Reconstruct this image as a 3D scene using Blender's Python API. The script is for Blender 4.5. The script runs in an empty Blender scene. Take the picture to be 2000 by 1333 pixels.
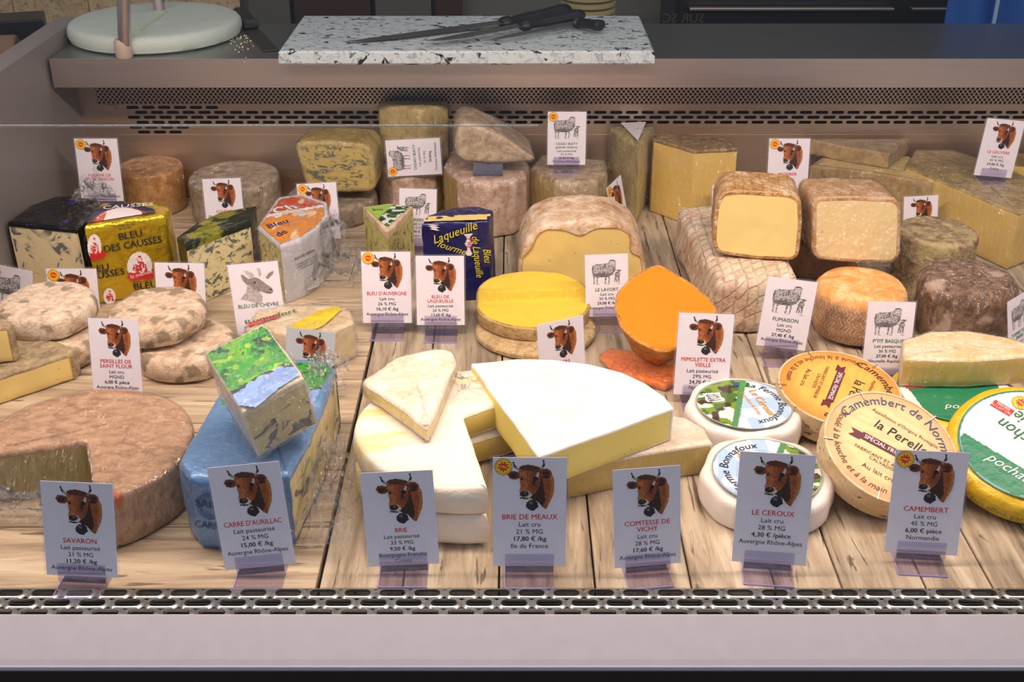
import bpy, math, random
import numpy as np
from mathutils import Vector, Matrix, noise
random.seed(7)
SC = bpy.context.scene
COL = SC.collection
# ------------------------------------------------------------------ camera
F, PITCH, H = 2300.0, math.atan(1215 / 2300.0), 0.78
cam = bpy.data.cameras.new('camera'); camo = bpy.data.objects.new('camera', cam)
COL.objects.link(camo); SC.camera = camo
camo.location = (0, 0, H); camo.rotation_euler = (math.pi / 2 - PITCH, 0, 0)
cam.sensor_width = 36; cam.lens = F / 2000 * 36; cam.clip_start = .01; cam.clip_end = 50
# ------------------------------------------------------------------ world and lights
w = bpy.data.worlds.new('world'); SC.world = w; w.use_nodes = True
w.node_tree.nodes['Background'].inputs[0].default_value = (.36, .42, .55, 1)
w.node_tree.nodes['Background'].inputs[1].default_value = .62
def area(name, loc, rot, sx, sy, energy, col):
    l = bpy.data.lights.new(name, 'AREA'); l.shape = 'RECTANGLE'; l.size = sx; l.size_y = sy
    l.energy = energy; l.color = col
    o = bpy.data.objects.new(name, l); o.location = loc; o.rotation_euler = rot; COL.objects.link(o); return o
area('case_strip_light', (0, 1.14, .82), (math.radians(8), 0, 0), 2.4, .08, 23, (1, .775, .635))
area('street_daylight', (0, -1.9, 2.3), (math.radians(58), 0, 0), 3.5, 1.6, 11.5, (.82, .85, 1))
area('shop_ceiling_light', (.2, 2.45, 2.7), (math.radians(18), 0, 0), 2.6, .6, 9, (.95, 1, .92))
SC.view_settings.view_transform = 'Standard'; SC.view_settings.look = 'None'
SC.view_settings.gamma = 1; SC.view_settings.use_curve_mapping = False
SC.view_settings.exposure = 0.0
# ------------------------------------------------------------------ projection helpers
CP, SP = math.cos(PITCH), math.sin(PITCH)
CAM = Vector((0, 0, H))
def ray(px, py):
    x = (px - 1000) / F; y = -(py - 666.5) / F
    return Vector((x, CP + y * SP, -SP + y * CP))
def Wz(px, py, z=0.0):
    r = ray(px, py); return CAM + r * ((z - H) / r.z)
def Wy(px, py, Y):
    r = ray(px, py); return CAM + r * (Y / r.y)
def scale_at(p):
    return F / (p.y * CP + (H - p.z) * SP)
def zt(px, pt, pb, z0=0.0):
    return Wy(px, pt, Wz(px, pb, z0).y).z
def P2L(M, px, py, zl=0.0):
    Mi = M.inverted(); o = Mi @ CAM; d = Mi.to_3x3() @ ray(px, py)
    return o + d * ((zl - o.z) / d.z)
def T(v): return Matrix.Translation(Vector(v))
def RX(a): return Matrix.Rotation(math.radians(a), 4, 'X')
def RY(a): return Matrix.Rotation(math.radians(a), 4, 'Y')
def RZ(a): return Matrix.Rotation(math.radians(a), 4, 'Z')
# ------------------------------------------------------------------ materials
def s2l(c):
    return tuple(((v / 255) / 12.92 if v / 255 <= .04045 else ((v / 255 + .055) / 1.055) ** 2.4) for v in c)
def C4(c): return (*s2l(c), 1)
class G:
    def __init__(s, name):
        s.m = bpy.data.materials.new(name); s.m.use_nodes = True
        s.t = s.m.node_tree; s.n = s.t.nodes; s.l = s.t.links
        s.b = s.n['Principled BSDF']; s.out = s.n['Material Output']
    def new(s, typ, **k):
        n = s.n.new(typ)
        for a, v in k.items(): setattr(n, a, v)
        return n
    def set(s, sock, v):
        if isinstance(v, bpy.types.NodeSocket): s.l.new(v, sock)
        elif v is not None: sock.default_value = v
    def P(s, **k):
        for a, v in k.items(): s.set(s.b.inputs[a.replace('_', ' ')], v)
    def obj(s, sc=(1, 1, 1), loc=(0, 0, 0), rot=(0, 0, 0)):
        tc = s.new('ShaderNodeTexCoord'); mp = s.new('ShaderNodeMapping')
        s.l.new(tc.outputs['Object'], mp.inputs[0])
        mp.inputs['Scale'].default_value = sc; mp.inputs['Location'].default_value = loc
        mp.inputs['Rotation'].default_value = rot
        return mp.outputs[0]
    def noise(s, vec, scale, detail=4, rough=.55, dist=0.0):
        n = s.new('ShaderNodeTexNoise'); s.l.new(vec, n.inputs['Vector'])
        n.inputs['Scale'].default_value = scale; n.inputs['Detail'].default_value = detail
        n.inputs['Roughness'].default_value = rough; n.inputs['Distortion'].default_value = dist
        return n.outputs['Fac']
    def vor(s, vec, scale, feature='F1'):
        n = s.new('ShaderNodeTexVoronoi', feature=feature); s.l.new(vec, n.inputs['Vector'])
        n.inputs['Scale'].default_value = scale; return n.outputs['Distance']
    def math(s, op, a, b=None, c=None, clamp=False):
        n = s.new('ShaderNodeMath', operation=op); n.use_clamp = clamp
        s.set(n.inputs[0], a); s.set(n.inputs[1], b)
        if c is not None: s.set(n.inputs[2], c)
        return n.outputs[0]
    def step(s, v, lo, hi):
        n = s.new('ShaderNodeMapRange'); s.set(n.inputs[0], v)
        n.inputs[1].default_value = lo; n.inputs[2].default_value = hi; return n.outputs[0]
    def mix(s, fac, a, b):
        n = s.new('ShaderNodeMix', data_type='RGBA'); s.set(n.inputs[0], fac)
        s.set(n.inputs[6], a); s.set(n.inputs[7], b); return n.outputs[2]
    def ramp(s, fac, stops):
        n = s.new('ShaderNodeValToRGB'); s.l.new(fac, n.inputs[0]); e = n.color_ramp.elements
        while len(e) < len(stops): e.new(.5)
        for q, (p, c) in zip(e, stops): q.position = p; q.color = C4(c)
        return n.outputs[0]
    def bump(s, h, strength, dist=.002, normal=None):
        n = s.new('ShaderNodeBump'); n.inputs['Strength'].default_value = strength
        n.inputs['Distance'].default_value = dist; s.l.new(h, n.inputs['Height'])
        if normal: s.l.new(normal, n.inputs['Normal'])
        return n.outputs[0]
def plain(name, col, rough=.5, metal=0, bump=None, coat=0, spec=.5, var=.06):
    g = G(name); v = g.obj()
    n = g.noise(v, 60, 3)
    c2 = tuple(x * (1 - var) for x in col)
    g.P(Base_Color=g.mix(n, C4(c2), C4(col)), Roughness=rough, Metallic=metal, Coat_Weight=coat)
    g.b.inputs['Specular IOR Level'].default_value = spec
    if bump: g.P(Normal=g.bump(g.noise(v, bump[0], 4), bump[1], bump[2] if len(bump) > 2 else .001))
    return g.m
def crumple(g, v, sc=1.0):
    a = g.vor(v, 55 * sc); b = g.vor(v, 130 * sc); c = g.noise(v, 90 * sc, 3, .6, 1.5)
    return g.math('ADD', g.math('ADD', a, g.math('MULTIPLY', b, .6)), c)
def cheese(name, paste=(240, 215, 150), p2=None, rind=((220, 205, 185), (180, 150, 120), (235, 225, 205)), rs=45,
           rb=.6, vein=None, vs=55, vt=.60, vstretch=(1, 1, 1), holes=0, wrap=0, spot=None, edge=None, rstretch=(1, 1, 1), pb=.12,
           ring=None, weave=0, bark=0, patch=None):
    g = G(name); v = g.obj(); at = g.new('ShaderNodeAttribute', attribute_name='rind').outputs['Fac']
    n1 = g.noise(v, 28, 4); pc = g.mix(n1, C4(p2 or tuple(x * .92 for x in paste)), C4(paste))
    hgt = g.noise(v, 180, 5, .7)
    if holes:
        hv = g.obj((1, 1.0, 1.6)); d = g.vor(g.new('ShaderNodeVectorMath', operation='ADD').outputs[0] if False else hv, 75)
        sel = g.math('GREATER_THAN', g.noise(hv, 31, 2), .60 - .06 * holes)
        hm = g.math('MULTIPLY', g.math('SUBTRACT', 1, g.step(d, .10, .17)), sel)
        pc = g.mix(g.math('MULTIPLY', hm, .55), pc, C4(tuple(x * .72 for x in paste)))
    if vein:
        vv = g.obj(vstretch); q = g.noise(vv, vs, 3, .6, .9); f = g.step(q, vt, vt + .035)
        q2 = g.noise(vv, vs * .35, 2); f = g.math('MULTIPLY', f, g.step(q2, .36, .44))
        vc = g.mix(g.noise(v, 300, 3), C4(tuple(x * .6 for x in vein)), C4(tuple(min(255, x * 1.35) for x in vein)))
        pc = g.mix(g.math('MULTIPLY', f, .9), pc, vc)
        pc = g.mix(g.math('MULTIPLY', g.step(q, vt - .09, vt), .25), pc, C4(tuple((a + b) / 2 for a, b in zip(vein, paste))))
    rv = g.obj(rstretch)
    m = g.math('ADD', g.math('MULTIPLY', g.noise(rv, rs, 6, .68, .4), .75), g.math('MULTIPLY', g.noise(rv, rs * 5, 4, .7), .25))
    rc = g.ramp(m, [(.36, rind[1]), (.50, rind[0]), (.64, rind[2])])
    rh = m
    if patch:
        pm = g.step(g.noise(rv, patch[1], 2, .5, .2), patch[2], patch[2] + .07)
        rc = g.mix(g.math('MULTIPLY', pm, patch[3] if len(patch) > 3 else .8), rc, C4(patch[0]))
    if spot:
        sm = g.step(g.noise(rv, spot[1], 3, .5), spot[2], spot[2] + .06)
        rc = g.mix(g.math('MULTIPLY', sm, .85), rc, C4(spot[0]))
    if bark:
        wv = g.new('ShaderNodeTexWave', wave_type='BANDS', bands_direction='Z'); g.l.new(g.obj((1, 1, 1), rot=(0.9, .5, 0)), wv.inputs[0])
        wv.inputs['Scale'].default_value = bark; wv.inputs['Distortion'].default_value = 5; wv.inputs['Detail'].default_value = 3
        w2 = g.new('ShaderNodeTexWave', wave_type='BANDS', bands_direction='X'); g.l.new(g.obj(), w2.inputs[0])
        w2.inputs['Scale'].default_value = bark * .8; w2.inputs['Distortion'].default_value = 3
        q = g.math('MAXIMUM', g.step(wv.outputs['Fac'], .86, .97), g.step(w2.outputs['Fac'], .90, .99))
        rc = g.mix(g.math('MULTIPLY', g.math('MULTIPLY', q, g.step(g.noise(rv, 60, 2), .35, .6)), .42), rc, C4((140, 104, 76)))
        rh = g.math('SUBTRACT', rh, g.math('MULTIPLY', q, .5))
    if weave:
        tc = g.new('ShaderNodeTexCoord'); sp = g.new('ShaderNodeSeparateXYZ'); g.l.new(tc.outputs['Object'], sp.inputs[0])
        an = g.math('ARCTAN2', sp.outputs[1], sp.outputs[0]); zz = sp.outputs[2]
        tri = g.math('PINGPONG', g.math('MULTIPLY', zz, 110), 1)
        wv = g.math('SINE', g.math('ADD', g.math('MULTIPLY', an, 72), g.math('MULTIPLY', tri, 6)))
        wf = g.step(wv, -.4, .7); wf = g.math('MULTIPLY', wf, g.step(g.noise(rv, 120, 2), .35, .6))
        sd = g.step(zz, weave + .004, weave - .006)
        wf = g.math('MULTIPLY', wf, sd)
        base = g.ramp(m, [(.36, (150, 112, 84)), (.5, (182, 142, 110)), (.64, (205, 165, 130))])
        rc = g.mix(sd, rc, base); rc = g.mix(g.math('MULTIPLY', wf, .42), rc, C4((232, 205, 175)))
        rh = g.math('ADD', rh, g.math('MULTIPLY', wf, .5))
    fac = g.step(g.math('ADD', at, g.math('MULTIPLY', g.math('SUBTRACT', g.noise(v, 140, 3), .5), .5)), .42, .58)
    if edge:
        em = g.math('MULTIPLY', g.step(at, .05, .3), g.math('SUBTRACT', 1, fac)); pc = g.mix(em, pc, C4(edge))
    c = g.mix(fac, pc, rc)
    h = g.math('ADD', g.math('MULTIPLY', rh, g.math('MULTIPLY', fac, rb * 3)), g.math('MULTIPLY', hgt, pb))
    if vein: h = g.math('SUBTRACT', h, g.math('MULTIPLY', f, .25))
    g.P(Base_Color=c, Roughness=.62 if not wrap else .5, Normal=g.bump(h, .6, .0022))
    g.b.inputs['Specular IOR Level'].default_value = .25
    if wrap:
        g.P(Coat_Weight=wrap, Coat_Roughness=.10, Coat_Normal=g.bump(crumple(g, g.obj((1, 1, .45))), .8, .004))
    return g.m
def sheen(g, base, edge):
    """the same reflectance from both sides of a thin sheet: weak face-on, stronger at a glancing view"""
    lw = g.new('ShaderNodeLayerWeight'); lw.inputs['Blend'].default_value = .5
    return g.math('ADD', base, g.math('MULTIPLY', g.math('POWER', lw.outputs['Facing'], 4), edge), clamp=True)
def film_mat(name, sc=1.0, milk=.03, stretch=(1, 1, .35), gl=1.0):
    g = G(name); v = g.obj(stretch); n = g.bump(crumple(g, v, sc), 1.0, .010)
    tr = g.new('ShaderNodeBsdfTransparent'); gs = g.new('ShaderNodeBsdfGlossy'); gs.inputs['Roughness'].default_value = .13
    g.l.new(n, gs.inputs['Normal'])
    mx = g.new('ShaderNodeMixShader'); g.l.new(sheen(g, .055 * gl, .35), mx.inputs[0])
    g.l.new(tr.outputs[0], mx.inputs[1]); g.l.new(gs.outputs[0], mx.inputs[2])
    df = g.new('ShaderNodeBsdfDiffuse'); df.inputs[0].default_value = (.9, .9, .9, 1)
    m2 = g.new('ShaderNodeMixShader'); g.l.new(g.math('MULTIPLY', g.step(g.noise(v, 160 * sc, 4), .5, .75), milk * 6, clamp=True), m2.inputs[0])
    g.l.new(mx.outputs[0], m2.inputs[1]); g.l.new(df.outputs[0], m2.inputs[2]); g.l.new(m2.outputs[0], g.out.inputs[0])
    return g.m
def clear_mat(name, tint=(1, 1, 1), rough=.05, ior=1.45, k=1.0, milk=0, mcol=(.8, .8, .95)):
    g = G(name); tr = g.new('ShaderNodeBsdfTransparent'); tr.inputs[0].default_value = (*tint, 1)
    gs = g.new('ShaderNodeBsdfGlossy'); gs.inputs['Roughness'].default_value = rough
    mx = g.new('ShaderNodeMixShader'); g.l.new(sheen(g, .045 * k, .5 * k), mx.inputs[0])
    g.l.new(tr.outputs[0], mx.inputs[1]); g.l.new(gs.outputs[0], mx.inputs[2]); o = mx.outputs[0]
    if milk:
        df = g.new('ShaderNodeBsdfDiffuse'); df.inputs[0].default_value = (*mcol, 1)
        m2 = g.new('ShaderNodeMixShader'); m2.inputs[0].default_value = milk
        g.l.new(o, m2.inputs[1]); g.l.new(df.outputs[0], m2.inputs[2]); o = m2.outputs[0]
    g.l.new(o, g.out.inputs[0]); return g.m
def steel_mat(name, col=(150, 142, 132), rough=.35, axis=0):
    g = G(name); sc = [4, 4, 4]; sc[axis] = 1; sc = [x * 1.0 for x in sc]
    sc = (.6, 60, 60) if axis == 0 else (60, 60, .6)
    v = g.obj(sc); n = g.noise(v, 12, 4, .7)
    g.P(Base_Color=g.mix(n, C4(tuple(x * .88 for x in col)), C4(col)), Metallic=1.0, Roughness=g.math('ADD', g.math('MULTIPLY', n, .2), rough - .1))
    return g.m
def attr_mat(name, rough=.5, coat=0, metal=0, foil=0):
    g = G(name); a = g.new('ShaderNodeAttribute', attribute_name='Col')
    g.P(Base_Color=a.outputs['Color'], Roughness=rough, Coat_Weight=coat, Metallic=metal)
    if foil:
        g.P(Normal=g.bump(crumple(g, g.obj()), foil, .003))
    return g.m
def foil_mat(name, col, col2=None, metal=.85, rough=.28, b=.5, thr=.5, sc=20):
    g = G(name); v = g.obj(); c = C4(col)
    base = g.mix(g.step(g.noise(v, sc, 3), thr, thr + .03), C4(col2), c) if col2 else g.mix(g.noise(v, 40, 3), C4(tuple(x * .85 for x in col)), c)
    g.P(Base_Color=base, Metallic=metal, Roughness=rough, Normal=g.bump(crumple(g, v, .8), b, .003), Coat_Weight=.4, Coat_Roughness=.1)
    return g.m
M = {}
M['print'] = attr_mat('printed_ink', .55)
M['print_gloss'] = attr_mat('printed_wrapper', .4, .6, 0, .25)
M['card'] = plain('card_paper', (236, 230, 238), .7)
M['card_dim'] = plain('shaded_card_paper', (196, 200, 206), .7)  # same card paper with shade put into its colour, for the dim card
M['lam'] = clear_mat('laminate', (.95, .95, .96), .15, 1.45, .8, .10)
M['holder'] = clear_mat('clear_acrylic', (.90, .88, .94), .06, 1.5, 1.5, .022, (.78, .72, .96))
M['hedge'] = clear_mat('acrylic_edge', (.7, .62, .95), .1, 1.5, 2, .45, (.62, .54, .92))
M['red'] = plain('red_ink', (214, 46, 46), .7); M['green'] = plain('green_ink', (28, 112, 42), .7); M['black'] = plain('black_ink', (38, 36, 40), .7)
M['film'] = film_mat('cling_film', 1.0, .02, (1, 1, .35), 2.1); M['film2'] = film_mat('crumpled_cling_film', 1.4, .025, (1, 1, 1), 2.4)
M['film3'] = film_mat('stretched_cling_film', 1.0, .008, (3.0, .35, .35), 2.6)
# ------------------------------------------------------------------ object helpers
def tag(o, label=None, cat=None, group=None, kind=None):
    if label: o['label'] = label
    if cat: o['category'] = cat
    if group: o['group'] = group
    if kind: o['kind'] = kind
    return o
def empty(name, loc, label=None, cat=None, group=None, kind=None):
    o = bpy.data.objects.new(name, None); COL.objects.link(o); o.location = loc; o.empty_display_size = .02
    return tag(o, label, cat, group, kind)
WM = {}
def put(name, me, Mw=None, root=None, mat=None):
    o = bpy.data.objects.new(name, me); COL.objects.link(o)
    if mat and not me.materials: me.materials.append(mat)
    Mw = Mw or Matrix()
    if root is not None:
        o.parent = root; o.matrix_basis = WM.get(root.name, T(root.location)).inverted() @ Mw
    else: o.matrix_basis = Mw
    WM[o.name] = Mw.copy()
    return o
def mesh(name, vs, fs, mats=None, smooth=False, mi=None):
    me = bpy.data.meshes.new(name); me.from_pydata([tuple(v) for v in vs], [], fs); me.update()
    if mats:
        for m in (mats if isinstance(mats, (list, tuple)) else [mats]): me.materials.append(m)
    if mi is not None: me.polygons.foreach_set('material_index', mi)
    if smooth:
        me.polygons.foreach_set('use_smooth', [True] * len(me.polygons)); me.set_sharp_from_angle(angle=math.radians(42))
    return me
def box_mesh(name, a, b, mat, bev=.0):
    x0, y0, z0 = a; x1, y1, z1 = b
    if bev:
        vs = []; fs = []
        rings = [(bev, z0), (0, z0 + bev), (0, z1 - bev), (bev, z1)]
        for i, z in rings: vs += [(x0 + i, y0 + i, z), (x1 - i, y0 + i, z), (x1 - i, y1 - i, z), (x0 + i, y1 - i, z)]
        for k in range(3):
            for j in range(4): fs.append((k * 4 + j, k * 4 + (j + 1) % 4, k * 4 + 4 + (j + 1) % 4, k * 4 + 4 + j))
        fs += [(3, 2, 1, 0), (12, 13, 14, 15)]
    else:
        vs = [(x0, y0, z0), (x1, y0, z0), (x1, y1, z0), (x0, y1, z0), (x0, y0, z1), (x1, y0, z1), (x1, y1, z1), (x0, y1, z1)]
        fs = [(3, 2, 1, 0), (4, 5, 6, 7), (0, 1, 5, 4), (1, 2, 6, 5), (2, 3, 7, 6), (3, 0, 4, 7)]
    return mesh(name, vs, fs, mat)
def lathe(name, prof, mat, n=32):
    vs = []; fs = []
    for r, z in prof:
        for i in range(n): a = 2 * math.pi * i / n; vs.append((r * math.cos(a), r * math.sin(a), z))
    for k in range(len(prof) - 1):
        for i in range(n): j = (i + 1) % n; fs.append((k * n + i, k * n + j, k * n + n + j, k * n + n + i))
    fs.append(tuple(range(n))[::-1]); fs.append(tuple((len(prof) - 1) * n + i for i in range(n)))
    return mesh(name, vs, fs, mat, True)
def tube(name, p0, p1, r, mat, n=20):
    p0, p1 = Vector(p0), Vector(p1); q = (p1 - p0).to_track_quat('Z', 'Y').to_matrix().to_4x4(); L = (p1 - p0).length
    return lathe(name, [(r * .9, 0), (r, r * .1), (r, L - r * .1), (r * .9, L)], mat, n), T(p0) @ q
def n3(v, s, seed=0):
    return noise.noise_vector(Vector((v[0] * s + seed * 3.1, v[1] * s + seed * 1.7, v[2] * s - seed)))
# ------------------------------------------------------------------ the cheese body generator
def prism(name, outline, h, mat, bev=.004, stp=.005, rings=9, top=1, bot=1, tr=.0, soft=0, amp=.0006, nscale=40, seed=1,
          bulge=0, center=None, border=0, topf=None, capf=None, taper=0, botbev=None):
    pts = []; n = len(outline)
    for i in range(n):
        a = outline[i]; b = outline[(i + 1) % n]; fl = a[2] if len(a) > 2 else 1
        pf = outline[i - 1][2] if len(outline[i - 1]) > 2 else 1
        L = math.hypot(b[0] - a[0], b[1] - a[1]); k = max(1, int(math.ceil(L / stp)))
        for j in range(k):
            t = j / k; pts.append([a[0] + (b[0] - a[0]) * t, a[1] + (b[1] - a[1]) * t, (max(fl, pf) if j == 0 else fl)])
    N = len(pts)
    area_ = sum(pts[i][0] * pts[(i + 1) % N][1] - pts[(i + 1) % N][0] * pts[i][1] for i in range(N))
    if area_ < 0: pts.reverse()
    for _ in range(soft):
        pts = [[(pts[i - 1][0] + pts[i][0] * 2 + pts[(i + 1) % N][0]) / 4, (pts[i - 1][1] + pts[i][1] * 2 + pts[(i + 1) % N][1]) / 4, pts[i][2]] for i in range(N)]
    nor = []
    for i in range(N):
        dx = pts[(i + 1) % N][0] - pts[i - 1][0]; dy = pts[(i + 1) % N][1] - pts[i - 1][1]; l = math.hypot(dx, dy) or 1
        nor.append((dy / l, -dx / l))
    bb = botbev if botbev is not None else bev
    rows = [(bb, 0, bot), (bb * .3, bb * .3, bot), (0, bb, None)]
    vr = max(2, int((h - bev - bb) / (stp * 1.3)))
    for j in range(1, vr):
        t = j / vr; z = bb + (h - bev - bb) * t
        if tr and z > h - bev - tr: continue
        rows.append((-bulge * 4 * t * (1 - t), z, None))
    if tr: rows += [(0, h - bev - tr - .0004, None), (0, h - bev - tr, top)]
    rows += [(0, h - bev, top if tr else None), (bev * .12, h - bev * .5, top), (bev * .42, h - bev * .14, top), (bev, h, top)]
    if border: rows[-1] = (bev, h, 1); rows += [(bev + border, h, 1), (bev + border + .0008, h, top)]
    vs = []; at = []
    for ins, z, a in rows:
        s = ins + taper * (1 - z / h) if taper else ins
        for i in range(N):
            vs.append([pts[i][0] - nor[i][0] * s, pts[i][1] - nor[i][1] * s, z]); at.append(pts[i][2] if a is None else (max(a, pts[i][2]) if (z > h * .5 and a == 0 and not border) else a))
    R = len(rows); fs = []
    if border:
        for i in range(N): at[(R - 4) * N + i] = 1; at[(R - 3) * N + i] = 1; at[(R - 2) * N + i] = 1
    for k in range(R - 1):
        for i in range(N): j = (i + 1) % N; fs.append((k * N + i, k * N + j, (k + 1) * N + j, (k + 1) * N + i))
    cx = sum(p[0] for p in pts) / N; cy = sum(p[1] for p in pts) / N
    if center: cx, cy = center
    last = (R - 1) * N
    for r in range(1, rings):
        t = r / rings; b0 = len(vs)
        for i in range(N):
            p = vs[(R - 1) * N + i]; vs.append([p[0] + (cx - p[0]) * t, p[1] + (cy - p[1]) * t, h]); at.append(top)
        for i in range(N): j = (i + 1) % N; fs.append((last + i, last + j, b0 + j, b0 + i))
        last = b0
    c0 = len(vs); vs.append([cx, cy, h]); at.append(top)
    for i in range(N): fs.append((last + i, last + (i + 1) % N, c0))
    c1 = len(vs); vs.append([cx, cy, 0]); at.append(bot)
    for i in range(N): fs.append(((i + 1) % N, i, c1))
    if capf:
        for q in range((R - 1) * N, c1): at[q] = capf(vs[q][0], vs[q][1])
        for q in range((R - 3) * N, (R - 1) * N): at[q] = 1
    out = []
    for q, p in enumerate(vs):
        z = p[2]
        if topf and z > h * .3: z += topf(p[0], p[1]) * (z / h)
        d = n3(p, nscale, seed) * amp + n3(p, nscale * .28, seed + 5) * amp * 1.8
        if z < .0008: d.z = 0
        out.append((p[0] + d.x, p[1] + d.y, z + d.z))
    me = mesh(name, out, fs, mat, True)
    A = me.attributes.new('rind', 'FLOAT', 'POINT'); A.data.foreach_set('value', [float(a) for a in at])
    return me
def shell(me, name, off, mat, pred=None, amp=.0, sc=60, seed=3):
    """thin skin over a body: wrapping film or foil over part of its faces"""
    A = me.attributes['rind'].data; nv = [v.normal.copy() for v in me.vertices]
    idx = {}; vs = []; fs = []
    for p in me.polygons:
        if pred is None or pred(p, sum(A[i].value for i in p.vertices) / len(p.vertices)):
            f = []
            for i in p.vertices:
                if i not in idx:
                    idx[i] = len(vs); co = me.vertices[i].co; k = off + amp * (.5 + .8 * noise.noise(co * sc + Vector((seed, 0, 0)))) + amp * .5 * noise.noise(co * sc * 3)
                    vs.append(co + nv[i] * max(k, .0003)); 
                f.append(idx[i])
            fs.append(f)
    return mesh(name, vs, fs, mat, True)
def frame_outline(Mf, poly, h):
    out = []
    for p in poly:
        q = P2L(Mf, p[0], p[1], h); out.append([q.x, q.y, p[2] if len(p) > 2 else 1])
    return out
def recenter(Mf, out):
    cx = sum(p[0] for p in out) / len(out); cy = sum(p[1] for p in out) / len(out)
    for p in out: p[0] -= cx; p[1] -= cy
    return Mf @ T((cx, cy, 0)), out, (cx, cy)
def arc(cx, cy, r, a0, a1, n=24, fl=1):
    return [[cx + r * math.cos(math.radians(a0 + (a1 - a0) * i / n)), cy + r * math.sin(math.radians(a0 + (a1 - a0) * i / n)), fl] for i in range(n + 1)]
class Thing: pass
def thing(name, me_args, Mf, h, out, mat, label, cat, group=None, film=None, film_amp=.0012, part='cheese', **kw):
    """an Empty at the thing's base that parents the body and its wrapping"""
    Mf, out, cc = recenter(Mf, out)
    if kw.get('center'): kw['center'] = (kw['center'][0] - cc[0], kw['center'][1] - cc[1])
    t = Thing(); t.M = Mf; t.h = h; t.out = out
    me = prism(part, out, h, mat, **kw); t.me = me
    t.root = empty(name, Mf.translation, label, cat, group)
    t.body = put(part, me, Mf, t.root)
    if film: t.film = put('film', shell(me, 'film', .0008, film, None, film_amp), Mf, t.root)
    t.top = Mf.translation.z + h
    return t
def tpr(name, poly, ref, z0, mat, label, cat, tilt=None, at=None, **kw):
    """upright piece: its top face is traced on the plane of its top"""
    if tilt is None:
        h = zt(ref[0], ref[1], ref[2], z0) - z0; Mf = T((0, 0, z0))
        out = frame_outline(Mf, poly, h)
        for q in out: q[1] = min(q[1], YB - .022)
        return thing(name, None, Mf, h, out, mat, label, cat, **kw)
    else:
        h = ref; p = Wz(at[0], at[1], z0); Mf = T((p.x, p.y, z0)) @ tilt
    return thing(name, None, Mf, h, frame_outline(Mf, poly, h), mat, label, cat, **kw)
def fpr(name, poly, Yf, depth, mat, label, cat, yaw=0, **kw):
    """piece whose traced face stands upright towards the front"""
    xc = Wy(sum(p[0] for p in poly) / len(poly), 600, Yf).x
    Mf = T((xc, Yf, 0)) @ RZ(yaw) @ T((0, depth, 0)) @ RX(90)
    return thing(name, None, Mf, depth, frame_outline(Mf, poly, depth), mat, label, cat, **kw)
def solve_cyl(px, pt, pb, wpx, z0):
    r = .08; h = .05
    for _ in range(40):
        f = Wz(px, pb, z0); Yc = f.y + r
        c = Vector((0, Yc, z0 + h / 2)); r = wpx / 2 / scale_at(c)
        h = max(.012, Wy(px, pt, Yc + r).z - z0)
    X = Wy(px, (pt + pb) / 2, Yc).x
    return X, Yc, r, h
def cyl(name, px, pt, pb, wpx, z0, mat, label, cat, **kw):
    X, Y, r, h = solve_cyl(px, pt, pb, wpx, z0)
    t = thing(name, None, T((X, Y, z0)), h, arc(0, 0, r, 0, 355, 71), mat, label, cat, **kw); t.r = r
    return t
# ------------------------------------------------------------------ painted decals and lettering
def paint(name, fn, nu, nv, pos, mat):
    u, v = np.meshgrid((np.arange(nu) + .5) / nu, (np.arange(nv) + .5) / nv)
    rgb, al = fn(u, v)
    idx = {}; vs = []; fs = []; cols = []
    for j in range(nv):
        for i in range(nu):
            if al[j, i] > .5:
                f = []
                for a, b in ((i, j), (i, j + 1), (i + 1, j + 1), (i + 1, j)):
                    if (a, b) not in idx: idx[(a, b)] = len(vs); vs.append(pos(a / nu, b / nv))
                    f.append(idx[(a, b)])
                fs.append(f); cols.append(rgb[j, i])
    me = mesh(name, vs, fs, mat)
    A = me.color_attributes.new('Col', 'FLOAT_COLOR', 'CORNER'); arr = np.zeros((len(fs) * 4, 4), np.float32); arr[:, 3] = 1
    c = np.array(cols, np.float32) / 255; c = np.where(c <= .04045, c / 12.92, ((c + .055) / 1.055) ** 2.4)
    arr[:, :3] = np.repeat(c, 4, axis=0); A.data.foreach_set('color', arr.ravel())
    return me
def inpoly(x, y, P):
    r = np.zeros(x.shape, bool); n = len(P)
    for i in range(n):
        x0, y0 = P[i]; x1, y1 = P[(i + 1) % n]
        if y0 == y1: continue
        c = ((y0 > y) != (y1 > y)) & (x < (x1 - x0) * (y - y0) / (y1 - y0) + x0); r ^= c
    return r
def ell(x, y, cx, cy, rx, ry, a=0):
    a = math.radians(a); dx = x - cx; dy = y - cy
    return ((dx * math.cos(a) + dy * math.sin(a)) / rx) ** 2 + ((-dx * math.sin(a) + dy * math.cos(a)) / ry) ** 2 < 1
def vnoise(x, y, s, seed=0):
    rng = np.random.RandomState(seed); g = rng.rand(64, 64)
    X = x * s; Y = y * s; xi = np.floor(X).astype(int); yi = np.floor(Y).astype(int); fx = X - xi; fy = Y - yi
    fx = fx * fx * (3 - 2 * fx); fy = fy * fy * (3 - 2 * fy)
    a = g[yi % 64, xi % 64]; b = g[yi % 64, (xi + 1) % 64]; c = g[(yi + 1) % 64, xi % 64]; d = g[(yi + 1) % 64, (xi + 1) % 64]
    return (a * (1 - fx) + b * fx) * (1 - fy) + (c * (1 - fx) + d * fx) * fy
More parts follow.
